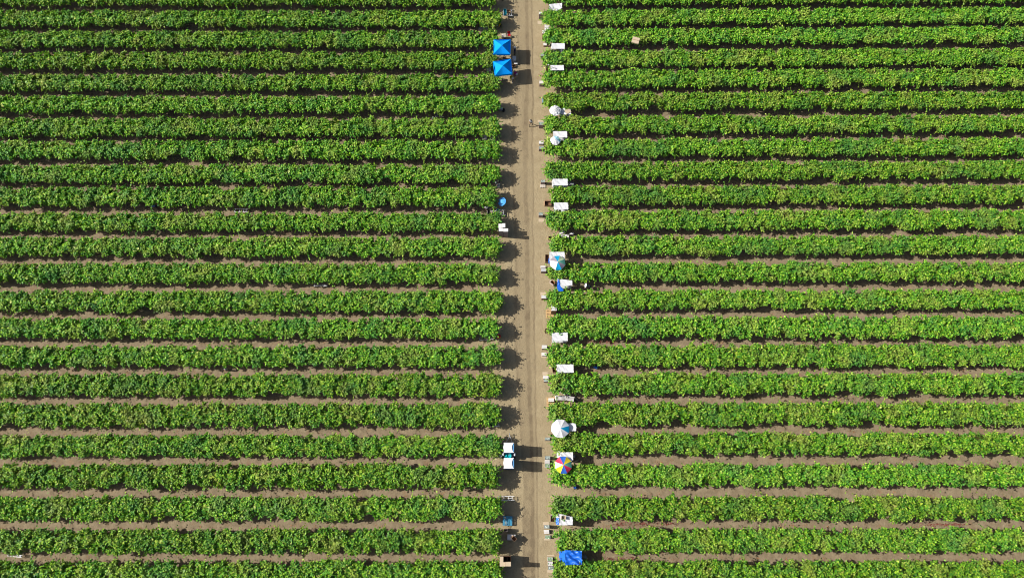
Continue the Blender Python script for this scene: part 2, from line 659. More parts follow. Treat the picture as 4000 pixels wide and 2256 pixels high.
def wood_mesh(seed):
    r = random.Random(seed)
    m = MB()
    x = .7
    px = None
    while x < ROW_L:
        y = r.uniform(-.04, .04)
        m.bar((x + r.uniform(-.06, .06), y, 0), (x, y * .5, 1.0), .045, n=5)
        m.bar((x, 0, 1.0), (x + .5, r.uniform(.5, .8), 1.35), .022, n=4)
        m.bar((x, 0, 1.0), (x - .4, -r.uniform(.5, .8), 1.35), .022, n=4)
        if px is not None:
            m.bar((px, 0, 1.0), (x, 0, 1.0), .03, n=5)
        px = x
        x += 2.1
    o = m.build('vine_wood', PANEW)
    me = o.data
    bpy.data.objects.remove(o)
    return me


WOODM = [wood_mesh(3), wood_mesh(4)]
pm = MB()
pm.bar((.5, 0, 0), (.25, 0, 1.35), .06)
_po = pm.build('end_post', PANEW)
POSTM = _po.data
bpy.data.objects.remove(_po)

LY = [-4, 47, 99, 152, 207, 263, 320, 377, 436, 494, 557, 620, 687, 757, 825, 895, 967, 1043, 1120, 1197, 1278, 1360, 1441]
RY = [-5, 44, 93, 147, 199, 256, 314, 371, 430, 491, 553, 617, 684, 752, 822, 893, 965, 1040, 1115, 1194, 1277, 1358, 1440]
LX = [1945, 1952, 1947, 1940, 1945, 1948, 1950, 1951, 1950, 1938, 1954, 1950, 1954, 1958, 1948, 1957, 1950, 1949, 1955, 1942, 1955, 1952, 1955]
RX = [2122, 2124, 2127, 2123, 2126, 2126, 2128, 2131, 2133, 2145, 2140, 2146, 2142, 2144, 2144, 2144, 2153, 2148, 2160, 2157, 2160, 2166, 2168]
ORD = ['topmost', 'second', 'third', 'fourth', 'fifth', 'sixth', 'seventh', 'eighth', 'ninth', 'tenth', 'eleventh', 'twelfth', 'thirteenth', 'fourteenth',
       'fifteenth', 'sixteenth', 'seventeenth', 'eighteenth', 'nineteenth', 'twentieth', 'twenty-first', 'second from last', 'last']
LNOTE = {2: 'above the upper blue canopy', 3: 'between the two blue canopies', 4: 'below the lower blue canopy', 9: 'beside the sky-blue umbrella', 10: 'above the tall carton columns',
         11: 'below the tall carton columns', 14: 'beside the orange drink jug', 18: 'above the portable toilets', 19: 'below the portable toilets', 20: 'above the blue pallet', 21: 'below the blue pallet'}
RNOTE = {5: 'behind the white umbrella', 8: 'with a broad gap below its end', 11: 'above the green and grey umbrella', 12: 'below the green and grey umbrella', 17: 'above the big white umbrella',
         18: 'between the white and rainbow umbrellas', 19: 'below the rainbow umbrella', 21: 'above the blue tarpaulin shelter', 22: 'below the blue tarpaulin shelter', 2: 'with a carton lying on it'}
GROUPV = 'grapevine rows on both sides of the dirt track'


def vine_row(side, idx, x, y, label, rz):
    flip = math.pi if side < 0 else 0
    o = thing('vine_row', label, 'vine row', (x, y, 0), flip + rz, GROUPV)
    k = (idx * 5 + (3 if side > 0 else 0)) % NVAR
    f = bpy.data.objects.new('foliage', FOL[k])
    vr = random.Random(idx * 31 + side)
    f.scale = (1, (-1 if (idx // 3) % 2 else 1) * vr.uniform(.95, 1.06), vr.uniform(.96, 1.05))
    q = bpy.data.objects.new('vine_wood', WOODM[idx % 2])
    e = bpy.data.objects.new('end_post', POSTM)
    e.location = (.55, 0, 0)
    for c in (f, q, e):
        COL.objects.link(c)
        c.parent = o
    return o


KD = 4000 / 2576
for side, YS, XS, notes in ((-1, LY, LX, LNOTE), (1, RY, RX, RNOTE)):
    word = 'left' if side < 0 else 'right'
    pts = []
    for k, (y, x) in enumerate(zip(YS, XS)):
        p = at(x, y * KD, 1.45)
        pts.append(p)
        base = f'{ORD[k]} grapevine row {word} of the track' + (f', {notes[k]}' if k in notes else ', dense green foliage')
        rz = 0.0
        if side > 0:
            rz = max(0.0, .0075 * (1 - k / 13.0))
        vine_row(side, k, p.x + side * .12, p.y, base, rz)
    # the vineyard goes on beyond the frame
    for e in (1, 2):
        vine_row(side, 23 + e, pts[0].x, pts[0].y + 3.66 * e, f'grapevine row {word} of the track, {"first" if e == 1 else "second"} beyond the top edge', 0)
        vine_row(side, 25 + e, pts[-1].x, pts[-1].y - 3.66 * e, f'grapevine row {word} of the track, {"first" if e == 1 else "second"} beyond the bottom edge', 0)


# ------------------------------------------------------------------ weeds (stuff)
def weed_patch(name, spots, m, seed, size=(.05, .12), per=60):
    rng = np.random.default_rng(seed)
    vs = []
    for (px, py, rx, ry) in spots:
        c = at(px, py, 0)
        n = int(per * rx * ry * 4) + 4
        p = np.stack([c.x + rng.normal(0, rx * .5, n), c.y + rng.normal(0, ry * .5, n), rng.uniform(.02, .12, n)], 1)
        nn = rng.normal(0, .4, (n, 3)) + np.array([0, 0, 1])
        nn /= np.linalg.norm(nn, axis=1, keepdims=True)
        vs.append(leaf_quads(p, rng.normal(0, 1, (n, 3)), nn, rng.uniform(size[0], size[1], n), rng))
    o = bpy.data.objects.new(name, quads_mesh(name, np.concatenate(vs), m))
    o['kind'] = 'stuff'
    COL.objects.link(o)
    return o


W_RED = mat('red_weed_leaves', (.24, .06, .05), .8, .3, 9)
W_ORG = mat('dry_orange_leaves', (.42, .17, .06), .85, .3, 9)
W_GRN = mat('weed_leaves', (.13, .17, .06), .8, .3, 9)
weed_patch('red_weeds', [(2440, 2047, 1.6, .28), (2510, 2045, 1.5, .3), (2610, 2042, 1.6, .25), (2380, 2181, .9, .22), (2420, 2181, .9, .25), (2470, 2180, .6, .22),
                         (2370, 1335, 2.6, .2), (3660, 2047, 2.2, .25), (3730, 2046, 1.4, .2), (2090 + 150, 380, .8, .3)], W_RED, 5)
rr = random.Random(11)
org = []
for k in range(300):
    r_ = rr.randrange(9, 22)
    sidel = rr.random() < .5
    yy = ((LY if sidel else RY)[r_] + (LY if sidel else RY)[r_ + 1]) / 2 * KD + rr.uniform(2, 16)
    org.append((rr.uniform(0, 1900) if sidel else rr.uniform(2230, 4000), yy, rr.uniform(.15, .6), rr.uniform(.08, .25)))
org += [(2115, 300, .5, .5), (2135, 380, .9, .35), (2150, 890, .8, .5), (2190, 905, .7, .4), (2150, 100, .4, .5), (2133, 520, .4, .5)]
weed_patch('dry_leaf_litter', org, W_ORG, 6, (.04, .09), 22)
grn = []
for k in range(60):
    r_ = rr.randrange(8, 22)
    sidel = rr.random() < .5
    yy = ((LY if sidel else RY)[r_] + (LY if sidel else RY)[r_ + 1]) / 2 * KD + rr.uniform(4, 16)
    grn.append((rr.uniform(0, 1900) if sidel else rr.uniform(2230, 4000), yy, rr.uniform(.1, .5), rr.uniform(.08, .2)))
grn += [(2470, 2040, .5, .3), (1905, 1672, .5, .2), (2975, 1925, .9, .35), (2140, 1918, .25, .2), (1985, 270, .2, .2)]
weed_patch('green_weeds', grn, W_GRN, 8, (.05, .1), 26)

# ------------------------------------------------------------------ crates, cartons, boxes
GC = 'packed fruit boxes along the row ends'
GB = 'open cardboard boxes beside the packing shades'


def crate(i, x0, y0, x1, y1, h, label, top='slats', body=MAUVE, rz=0.0, name='fruit_box', base=0.0, nsl=3, group=GC, slat=OFFW):
    """closed or filled field box; (x0..y1) is where its top shows"""
    c, wx, wy = rect(i, x0, y0, x1, y1, h)
    wx, wy = max(wx, .22), max(wy, .2)
    o = thing(name, label, 'box', (c.x, c.y, base), rz, group)
    hh = h - base
    m = MB()
    t = .018
    m.box((0, 0, t / 2), (wx - 2 * t, wy - 2 * t, t))
    for sx in (-1, 1):
        m.box((sx * (wx - t) / 2, 0, hh / 2), (t, wy, hh))
        m.box((0, sx * (wy - t) / 2, hh / 2), (wx - 2 * t, t, hh))
    m.build('body', body, o)
    if top in ('grapes', 'greygrapes'):
        q = MB()
        r = random.Random(int(x0 * 7 + y0))
        nx, ny = 9, 6
        vs = [((a / nx - .5) * (wx - 2 * t), (b / ny - .5) * (wy - 2 * t), hh - .03 + r.uniform(-.02, .035)) for b in range(ny + 1) for a in range(nx + 1)]
        q.add(vs, [(b * (nx + 1) + a, b * (nx + 1) + a + 1, (b + 1) * (nx + 1) + a + 1, (b + 1) * (nx + 1) + a) for b in range(ny) for a in range(nx)])
        q.build('fruit', GRAPE if top == 'grapes' else GRAPEG, o)
    elif top == 'slats':
        q = MB()
        for k in range(nsl):
            yy = (k + .5) / nsl * wy - wy / 2
            q.box((0, yy, hh + .012), (wx + .02, wy / nsl * .72, .02))
        q.build('slatted_lid', slat, o)
        q = MB()
        q.box((0, 0, hh - .03), (wx - 2 * t - .004, wy - 2 * t - .004, .02))
        q.build('liner', GREYP, o)
    elif top == 'lid':
        q = MB()
        q.box((0, 0, hh + .012), (wx + .02, wy + .02, .022))
        q.box((0, 0, hh + .026), (wx * .96, .06, .006))
        q.build('lid', slat, o, bevel=.01)
    return o


def open_box(i, x0, y0, x1, y1, h, label, rz=0.0, flaps=(1, 0, 0, 0), out=CARD, inn=CARDI, base=0.0, name='cardboard_box'):
    c, wx, wy = rect(i, x0, y0, x1, y1, h)
    o = thing(name, label, 'box', (c.x, c.y, base), rz, GB)
    hh = h - base
    t = .012
    m = MB()
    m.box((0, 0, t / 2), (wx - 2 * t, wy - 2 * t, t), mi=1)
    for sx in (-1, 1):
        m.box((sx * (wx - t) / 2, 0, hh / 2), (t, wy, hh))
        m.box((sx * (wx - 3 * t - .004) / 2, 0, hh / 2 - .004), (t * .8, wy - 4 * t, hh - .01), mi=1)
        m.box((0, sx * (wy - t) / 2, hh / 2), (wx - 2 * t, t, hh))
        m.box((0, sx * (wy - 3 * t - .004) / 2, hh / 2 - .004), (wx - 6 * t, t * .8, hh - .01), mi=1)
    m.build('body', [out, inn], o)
    fl = .16
    for k, on in enumerate(flaps):
        if not on:
            continue
        q = MB()
        if k == 0:
            q.box((-wx / 2 - fl / 2 + .02, 0, hh - .04), (fl, wy * .96, .01), ry=-.5)
        elif k == 1:
            q.box((wx / 2 + fl / 2 - .02, 0, hh - .04), (fl, wy * .96, .01), ry=.5)
        elif k == 2:
            q.box((0, wy / 2 + fl / 2 - .02, hh + .02), (wx * .96, fl, .01), rx=.35)
        else:
            q.box((0, -wy / 2 - fl / 2 + .02, hh - .05), (wx * .96, fl, .01), rx=.6)
        q.build('flap', out, o)
    return o


def flat_sheet(i, x0, y0, x1, y1, label, rz=0.0, m=CARDT, h=.03, name='cardboard_sheet'):
    c, wx, wy = rect(i, x0, y0, x1, y1, h)
    q = MB()
    q.box((0, 0, .012), (wx, wy, .012))
    q.box((wx * .3, wy * .3, .024), (wx * .38, wy * .36, .008), rz=.08)
    o = q.build(name, m)
    o.location = (c.x, c.y, 0)
    o.rotation_euler = (0, 0, rz)
    o['label'] = label
    o['category'] = 'cardboard'
    o['group'] = 'flattened cardboard lying along the row ends'
    return o


def pallet(i, x0, y0, x1, y1, label, m, h=.15, vertical=False, n=7, rz=0.0):
    c, wx, wy = rect(i, x0, y0, x1, y1, h)
    o = thing('pallet', label, 'pallet', (c.x, c.y, 0), rz, 'timber pallets at the row ends')
    top, low = MB(), MB()
    if vertical:
        for k in range(n):
            top.box(((k + .5) / n * wx - wx / 2, 0, h - .012), (wx / n * .66, wy, .024))
        for k in (-1, 0, 1):
            low.box((0, k * (wy / 2 - .06), h / 2 - .016), (wx, .10, h - .05))
    else:
        for k in range(n):
            top.box((0, (k + .5) / n * wy - wy / 2, h - .012), (wx, wy / n * .66, .024))
        for k in (-1, 0, 1):
            low.box((k * (wx / 2 - .06), 0, h / 2 - .016), (.10, wy, h - .05))
    top.build('deck_board', m, o)
    low.build('bearer', m, o)
    return o


# ------------------------------------------------------------------ packing shades
def shade(i, x0, y0, x1, y1, label, h=2.0, sheet=WHITE, corners=None, amp=.025, seed=None, rz=0.0, side=None, table=True):
    c, wx, wy = rect(i, x0, y0, x1, y1, h)
    o = thing('packing_shade', label, 'shade', (c.x, c.y, 0), rz, 'packing shades at the right-hand row ends')
    s = sheet_mesh(wx, wy, .015, 12, 8, amp, .05, seed if seed is not None else int(x0 + y0), corners)
    s.v = [(x, y, z + h) for x, y, z in s.v]
    s.build('roof_sheet', sheet, o, smooth=False)
    hx, hy = wx / 2 - .06, wy / 2 - .06
    for sx in (-1, 1):
        for sy in (-1, 1):
            q = MB()
            q.bar((sx * hx, sy * hy, 0), (sx * hx, sy * hy, h - .12), .02)
            q.build('post', ALU, o)
    q = MB()
    for sy in (-1, 1):
        q.bar((-hx, sy * hy, h - .13), (hx, sy * hy, h - .13), .015)
        q.bar((sy * hx, -hy, h - .13), (sy * hx, hy, h - .13), .015)
    q.build('rail', ALU, o)
    if table:
        q = MB()
        q.box((0, -.12, .86), (wx * .9, wy * .72, .03))
        q.box((0, -.12 - wy * .36, .78), (wx * .9, .025, .12))
        for sx in (-1, 1):
            q.bar((sx * wx * .4, -.1, .02), (sx * wx * .4, -.1, .84), .02)
        q.build('work_table', LGREY, o)
    if side:
        a, b, m2 = side
        q = MB()
        n = 8
        vs = []
        for k in range(n + 1):
            u = k / n
            wob = .05 * math.sin(u * 11 + x0)
            vs += [(-wx / 2 + wob * .3 - .02, (u - .5) * wy, h - .04), (-wx / 2 - a + wob, (u - .5) * wy * 1.05, h - b + .1 * math.sin(u * 7))]
        q.add(vs, [(2 * k, 2 * k + 1, 2 * k + 3, 2 * k + 2) for k in range(n)])
        so_ = q.build('side_cloth', m2, o)
        sd = so_.modifiers.new('solid', 'SOLIDIFY')
        sd.thickness = .012
    return o


def canopy(i, label, corners_px, apex_px, h_eave=2.2, h_apex=2.95):
    """pop-up canopy with a hipped roof, a valance and four legs"""
    cs = [P(i, x, y, h_eave) for x, y in corners_px]            # TL, TR, BR, BL
    ap = P(i, apex_px[0], apex_px[1], h_apex)
    c = sum(cs, Vector()) / 4
    o = thing('pop_up_canopy', label, 'canopy', (c.x, c.y, 0), 0, 'blue pop-up canopies beside the track')
    off = Vector((c.x, c.y, 0))
    cs = [q - off for q in cs]
    ap = ap - off
    m = MB()
    for k in range(4):
        a, b = cs[k], cs[(k + 1) % 4]
        n = 8
        rows = []
        for j in range(n + 1):
            t = j / n
            row = []
            for e in range(n + 1):
                s = e / n
                p = a.lerp(b, s).lerp(ap, t)
                p.z -= .22 * math.sin(math.pi * s) * math.sin(math.pi * (t * .5 + .5)) * (1 - t) + .05 * math.sin(9 * s + k) * s * (1 - s) * (1 - t)
                row.append(p)
            rows.append(row)
        vs = [p for row in rows for p in row]
        m.add(vs, [(j * (n + 1) + e, (j + 1) * (n + 1) + e, (j + 1) * (n + 1) + e + 1, j * (n + 1) + e + 1) for j in range(n) for e in range(n)])
    roof = m.build('roof', BLUE, o)
    sd = roof.modifiers.new('solid', 'SOLIDIFY')
    sd.thickness = .01
    for k in range(4):
        a, b = cs[k], cs[(k + 1) % 4]
        q = MB()
        n = 10
        vs = []
        nrm = Vector((b.y - a.y, -(b.x - a.x), 0)).normalized() * -1
        for e in range(n + 1):
            p = a.lerp(b, e / n)
            p = Vector((p.x, p.y, p.z - .22 * math.sin(math.pi * e / n) * .0))
            vs += [p + nrm * .012, p + nrm * .05 + Vector((0, 0, -.26 - (.05 if e % 2 else 0)))]
        q.add(vs, [(2 * e, 2 * e + 1, 2 * e + 3, 2 * e + 2) for e in range(n)])
        vo = q.build('valance', BLUE, o)
        sd = vo.modifiers.new('solid', 'SOLIDIFY')
        sd.thickness = .008
        q = MB()
        leg = a * .97
        q.bar((leg.x * 1.06, leg.y * 1.06, 0), (leg.x, leg.y, h_eave - .03), .022)
        q.box((leg.x * 1.06, leg.y * 1.06, .01), (.12, .12, .02))
        q.build('leg', METAL, o)
    return o


def umbrella(i, zx, zy, rpx, label, cols, h=2.15, rot=0.0, tilt=(0, 0), ng=8, rise=.38, wr=0.0, notch=None, group='umbrellas shading the pickers'):
    """garden umbrella; (zx, zy) is where its tip shows and rpx its radius"""
    tip = P(i, zx, zy, h + rise)
    r = (P(i, zx + rpx, zy, h) - P(i, zx, zy, h)).length
    o = thing('umbrella', label, 'umbrella', (tip.x, tip.y, 0), 0, group)
    M = Euler((tilt[0], tilt[1], 0)).to_matrix()
    mats = []
    for q in cols:
        if q not in mats:
            mats.append(q)
    m = MB()
    rn = random.Random(int(zx))
    NR = 7
    sub = 4

    def pt(t, ang, s):
        scal = 1 - .055 * math.sin(math.pi * s)                # cloth pulls in between the ribs
        z = rise * (1 - t ** 1.5) - .05 * t * math.sin(math.pi * s)
        if wr:
            z += wr * math.sin(13 * t + ang * 5) * t + rn.uniform(-wr, wr) * .7
        p = Vector((r * t * scal * math.cos(ang), r * t * scal * math.sin(ang), z))
        return M @ (p - Vector((0, 0, rise))) + Vector((0, 0, h + rise))
    for k in range(ng):
        if notch is not None and k == notch:
            lim = NR - 3
        else:
            lim = NR
        a0 = rot + 2 * math.pi * k / ng
        vs, fs = [], []
        for j in range(lim + 1):
            for e in range(sub + 1):
                s = e / sub
                vs.append(pt(j / NR, a0 + s * 2 * math.pi / ng, s))
        for j in range(lim):
            for e in range(sub):
                fs.append((j * (sub + 1) + e, (j + 1) * (sub + 1) + e, (j + 1) * (sub + 1) + e + 1, j * (sub + 1) + e + 1))
        m.add(vs, fs, mats.index(cols[k % len(cols)]))
    cn = m.build('canopy', mats, o)
    sd = cn.modifiers.new('solid', 'SOLIDIFY')
    sd.thickness = .006
    ribs = MB()
    for k in range(ng):
        a0 = rot + 2 * math.pi * k / ng
        ribs.bar(pt(.05, a0, 0) - Vector((0, 0, .025)), pt(.98, a0, 0) - Vector((0, 0, .025)), .006, n=4)
    ribs.build('rib_frame', METAL, o)
    q = MB()
    q.bar((0, 0, 0), (0, 0, h + rise + .05), .02)
    q.build('pole', ALU, o)
    return o


# ------------------------------------------------------------------ harvest carts
def cart(px0, py0, px1, py1, label, load=None, rz=0.0, h=.5, m=ALU):
    """picking wheelbarrow: two long rails with cross bars, wheel, legs and handles; pixel box of its frame"""
    a, b, c_, d = at(px0, py0, h), at(px1, py0, h), at(px1, py1, h), at(px0, py1, h)
    c = (a + b + c_ + d) / 4
    L, W = (b - a).length, (d - a).length
    o = thing('harvest_cart', label, 'cart', (c.x, c.y, 0), rz, 'picking carts parked by the rows')
    q = MB()
    for s in (-1, 1):
        q.box((0, s * (W / 2 - .03), h), (L, .055, .05))
    for k in (-.5, -.1, .22, .5):
        q.box((k * (L - .06), 0, h + .002), (.055, W - .09, .045))
    q.box((L * .36, 0, h + .004), (L * .26, .04, .04))
    q.build('frame', m, o)
    q = MB()
    q.ring((-L / 2 - .05, 0, .2), .17, .035, 'Y')
    q.bar((-L / 2 - .05, -.08, .2), (-L / 2 - .05, .08, .2), .03)
    q.build('wheel', RUBBER, o)
    for s in (-1, 1):
        q = MB()
        q.bar((L * .28, s * (W / 2 - .05), 0), (L * .22, s * (W / 2 - .05), h - .02), .02)
        q.build('leg', m, o)
        q = MB()
        q.bar((L / 2 - .02, s * (W / 2 - .03), h), (L / 2 + .22, s * (W / 2 - .03), h + .08), .018)
        q.build('handle', m, o)
    if load:
        q = MB()
        lw = L * .34
        hz = h + .03
        q.box((-L * .30, 0, hz + .01), (lw, W * .94, .02))
        for s in (-1, 1):
            q.box((-L * .30 + s * (lw / 2 - .01), 0, hz + .14), (.02, W * .94, .24))
            q.box((-L * .30, s * (W * .47 - .01), hz + .14), (lw - .04, .02, .24))
        q.build('tray', load, o)
    return o


# ------------------------------------------------------------------ people
def body_mesh(pose):
    V, E, RD, TAG = [], [], [], []

    def v(p, r, tag, par=None):
        V.append(Vector(p))
        RD.append(r if isinstance(r, tuple) else (r, r))
        TAG.append(tag)
        if par is not None:
            E.append((par, len(V) - 1))
        return len(V) - 1
    pz = {'stand': .92, 'walk': .91, 'bend': .88, 'crouch': .34}[pose]
    lean = {'stand': .04, 'walk': .14, 'bend': 1.15, 'crouch': .55}[pose]
    ML = Matrix.Rotation(-lean, 3, 'X')
    piv = Vector((0, 0, pz))

    def up(p):
        return piv + ML @ (Vector(p) - Vector((0, 0, .92)))
    pel = v((0, 0, pz), (.155, .115), 'leg')
    wa = v(up((0, 0, 1.07)), (.140, .105), 'shirt', pel)
    ch = v(up((0, .01, 1.27)), (.165, .115), 'shirt', wa)
    nb = v(up((0, .0, 1.43)), (.065, .06), 'shirt', ch)
    hl = v(up((0, .025, 1.515)), (.062, .068), 'skin', nb)
    hm = v(up((0, .035, 1.60)), (.080, .098), 'skin', hl)
    ht = v(up((0, .02, 1.675)), (.055, .06), 'skin', hm)
    v(up((0, .135, 1.575)), .013, 'skin', hm)
    for s in (-1, 1):
        sh = v(up((s * .175, 0, 1.375)), .066, 'shirt', ch)
        if pose == 'stand':
            ep, wp, hp = up((s * .235, .02, 1.12)), up((s * .22, .18, .93)), up((s * .20, .24, .87))
        elif pose == 'walk':
            ep, wp, hp = up((s * .24, -s * .12, 1.12)), up((s * .25, s * .12, .90)), up((s * .25, s * .16, .82))
        else:
            sp = up((s * .175, 0, 1.375))
            ep, wp, hp = sp + Vector((s * .06, .12, -.22)), sp + Vector((s * .03, .32, -.34)), sp + Vector((s * .02, .38, -.38))
        el = v(ep, .046, 'shirt', sh)
        wr_ = v(wp, .032, 'skin', el)
        pa = v(hp, (.042, .024), 'skin', wr_)
        d = (Vector(hp) - Vector(wp)).normalized()
        side = d.cross(Vector((0, 0, 1)))
        side = side.normalized() if side.length > .05 else Vector((1, 0, 0))
        for f, (off, ln) in enumerate(((-.030, .070), (-.010, .084), (.010, .080), (.030, .062))):
            b = Vector(hp) + d * .045 + side * off
            k1 = v(b, .010, 'skin', pa)
            k2 = v(b + d * ln * .55 + Vector((0, 0, -.008)), .009, 'skin', k1)
            v(b + d * ln * .9 + Vector((0, 0, -.026)), .008, 'skin', k2)
        b = Vector(hp) - d * .01 - side * .045 * s
        k1 = v(b, .011, 'skin', pa)
        v(b + d * .045 - side * .018 * s, .009, 'skin', k1)
        hi = v((s * .09, 0, pz - .05), .095, 'leg', pel)
        if pose == 'stand':
            kn, an, to = (s * .10, .03, .48), (s * .105, -.02, .09), (s * .12, .14, .045)
        elif pose == 'walk':
            kn, an, to = (s * .09, s * .16 + .05, .50), (s * .09, s * .26 - .05, .10), (s * .10, s * .26 + .12, .05)
        elif pose == 'bend':
            kn, an, to = (s * .11, .06, .47), (s * .12, -.04, .09), (s * .13, .13, .045)
        else:
            kn, an, to = (s * .16, .38, .46), (s * .15, .16, .09), (s * .17, .33, .045)
        k = v(kn, .062, 'leg', hi)
        a_ = v(an, .043, 'boot', k)
        v(to, (.045, .035), 'boot', a_)
    me = bpy.data.meshes.new('person_skeleton')
    me.from_pydata(V, E, [])
    o = bpy.data.objects.new('tmp', me)
    COL.objects.link(o)
    sk = o.modifiers.new('skin', 'SKIN')
    sk.use_smooth_shade = True
    for k, q in enumerate(me.skin_vertices[0].data):
        q.radius = RD[k]
        q.use_root = (k == 0)
    sb = o.modifiers.new('sub', 'SUBSURF')
    sb.levels = sb.render_levels = 1
    dg = bpy.context.evaluated_depsgraph_get()
    out = bpy.data.meshes.new_from_object(o.evaluated_get(dg))
    out.name = 'person_body'
    bpy.data.objects.remove(o)
    tags = ['skin', 'shirt', 'leg', 'boot']
    out.materials.clear()
    for _ in tags:
        out.materials.append(None)
    pts = np.array([tuple(p) for p in V])
    for pl in out.polygons:
        dd = ((pts - np.array(pl.center)) ** 2).sum(1)
        pl.material_index = tags.index(TAG[int(dd.argmin())])
        pl.use_smooth = True
    return out, up((0, .03, 1.60)), ML


BODIES = {}


def person(loc, facing, pose, label, sh, tr=TROUS, hat=None, brim=.20, hair=HAIR):
    if pose not in BODIES:
        BODIES[pose] = body_mesh(pose)
    me, head, ML = BODIES[pose]
    o = bpy.data.objects.new('person', me)
    COL.objects.link(o)
    o.location = (loc.x, loc.y, 0)
    o.rotation_euler = (0, 0, facing)
    o['label'] = label
    o['category'] = 'person'
    for k, q in enumerate((SKIN, sh, tr, SOLE)):
        o.material_slots[k].link = 'OBJECT'
        o.material_slots[k].material = q
    Mh = ML.to_4x4()
    q = MB()
    prof = [(.090, -.03), (.104, .02), (.098, .07), (.06, .105), (.01, .115)]
    q.lathe(prof, (0, 0, 0), 12)
    hr = q.build('hair', hair, o, smooth=True)
    hr.matrix_local = Matrix.Translation(head) @ Mh @ Matrix.Translation((0, -.022, -.005))
    if hat:
        q = MB()
        q.lathe([(brim, .045), (brim * .97, .055), (.118, .066), (.108, .125), (.075, .155), (.01, .162)], (0, 0, 0), 18)
        hb = q.build('hat', hat, o, smooth=True)
        hb.matrix_local = Matrix.Translation(head) @ Mh @ Matrix.Translation((0, -.01, .0))
    return o


GREYHAT = shirt('grey_straw', (.42, .41, .42))
WHITEHAT = shirt('white_cotton', (.78, .77, .74))
NAVY = shirt('navy_cotton', (.012, .022, .085))
MAGENTA = shirt('magenta_cotton', (.30, .02, .16))
LIME = shirt('lime_cotton', (.52, .46, .02))
YELLOW = shirt('yellow_cotton', (.62, .40, .02))
LBLUE = shirt('pale_blue_cotton', (.22, .30, .58))
PINKS = shirt('pink_beige_cotton', (.42, .28, .24))
GREYS = shirt('grey_cotton', (.18, .18, .19))
DGREEN = shirt('dark_green_cotton', (.02, .06, .035))
PALET = shirt('pale_trousers', (.60, .58, .55))

# ================================================================== LEFT SIDE OF THE TRACK
cart(*T(0, 640, -60), *T(0, 822, 4), 'pale metal cart cut by the top edge, above the first left row end')
cart(*T(0, 650, 205), *T(0, 820, 322), 'grey cart with a teal tray carrying a small brown carton near the top', TEAL, m=LGREY)
c = P(0, 752, 215, .8)
crate(0, 712, 190, 792, 245, .86, 'small brown carton standing on the cart near the top', 'none', CARD, base=.54, name='carton', group=None)
person(P(0, 603, 560), 2.2, 'bend', 'person in yellow shirt and white hat near the second left row end', YELLOW, TROUS, WHITEHAT, .17)
crate(0, 150, 548, 235, 590, .4, 'grey box in the shade under the second left row, farther from the track', 'lid', GREYP, slat=GREYP)
crate(0, 245, 545, 335, 585, .4, 'grey box in the shade under the second left row, nearer the track', 'lid', GREYP, slat=GREYP)


def cooler(i, x0, y0, x1, y1):
    c, wx, wy = rect(i, x0, y0, x1, y1, .75)
    o = thing('cool_box', 'cream cool box on a dark stand beside the upper blue canopy', 'cooler', (c.x, c.y, 0))
    q = MB()
    q.box((0, 0, .52), (wx * .94, wy * .94, .36))
    q.build('body', CREAM, o, bevel=.03)
    q = MB()
    q.box((0, 0, .73), (wx, wy, .055))
    q.build('lid', CREAM, o, bevel=.02)
    q = MB()
    for sx in (-1, 1):
        for sy in (-1, 1):
            q.bar((sx * wx * .45, sy * wy * .45, 0), (sx * wx * .4, sy * wy * .4, .32), .02)
    q.box((0, 0, .325), (wx * 1.05, wy * 1.05, .03))
    q.build('stand', DARK, o)


cooler(0, 617, 680, 697, 745)


def folding_chair(loc, rz, label, m, fr=METAL):
    o = thing('folding_chair', label, 'chair', (loc.x, loc.y, 0), rz, 'folding chairs at the row ends')
    q = MB()
    q.box((0, 0, .44), (.46, .42, .02))
    q.build('seat', m, o)
    q = MB()
    q.box((0, .25, .70), (.46, .025, .42), rx=-.2)
    q.build('backrest', m, o)
    for s in (-1, 1):
        q = MB()
        q.bar((s * .24, -.22, 0), (s * .24, .22, .45), .013)
        q.build('leg', fr, o)
        q = MB()
        q.bar((s * .25, .24, 0), (s * .25, -.2, .46), .013)
        q.bar((s * .25, .2, .44), (s * .25, .30, .92), .013)
        q.build('leg', fr, o)
        q = MB()
        q.box((s * .28, .03, .64), (.05, .4, .02))
        q.build('armrest', fr, o)
    return o


folding_chair(P(0, 765, 745), 0.15, 'red folding chair above the upper blue canopy', REDP)
canopy(0, 'upper blue pop-up canopy with a square hipped roof', [(455, 795), (795, 800), (787, 1085), (448, 1085)], (622, 912))
canopy(0, 'lower blue pop-up canopy, turned askew with one corner sagging', [(445, 1238), (802, 1188), (830, 1478), (488, 1515)], (640, 1322))
person(P(0, 885, 1100), 1.2, 'stand', 'person in navy clothes and grey hat in the canopy shade by the track', NAVY, NAVY, GREYHAT, .22)
crate(0, 835, 1132, 907, 1205, .62, 'pale grey box standing in the canopy shade by the track', 'lid', LGREY, slat=LGREY)
crate(0, 868, 1262, 932, 1290, .3, 'flat white box lid lying beside the lower blue canopy', 'lid', PALE)
open_box(0, 830, 1300, 890, 1345, .3, 'small brown box right of the lower blue canopy', .3, (1, 1, 0, 0))
crate(0, 640, 1142, 708, 1172, .45, 'brown carton between the two blue canopies', 'none', CARD, .3)
crate(0, 540, 1150, 575, 1185, .4, 'small white sack between the two blue canopies', 'lid', PALE, .5)
person(P(1, 880, 70), 3.6, 'bend', 'person in magenta top and grey hat right of the lower blue canopy', MAGENTA, TROUS, GREYHAT, .2)
person(P(1, 800, 150), 3.6, 'bend', 'person in lime yellow shirt and grey hat below the lower blue canopy', LIME, TROUS, GREYHAT, .2)
person(P(1, 580, 165), 1.2, 'crouch', 'person in dark clothes and white hat crouching below the lower canopy', GREYS, TROUS, WHITEHAT, .2)
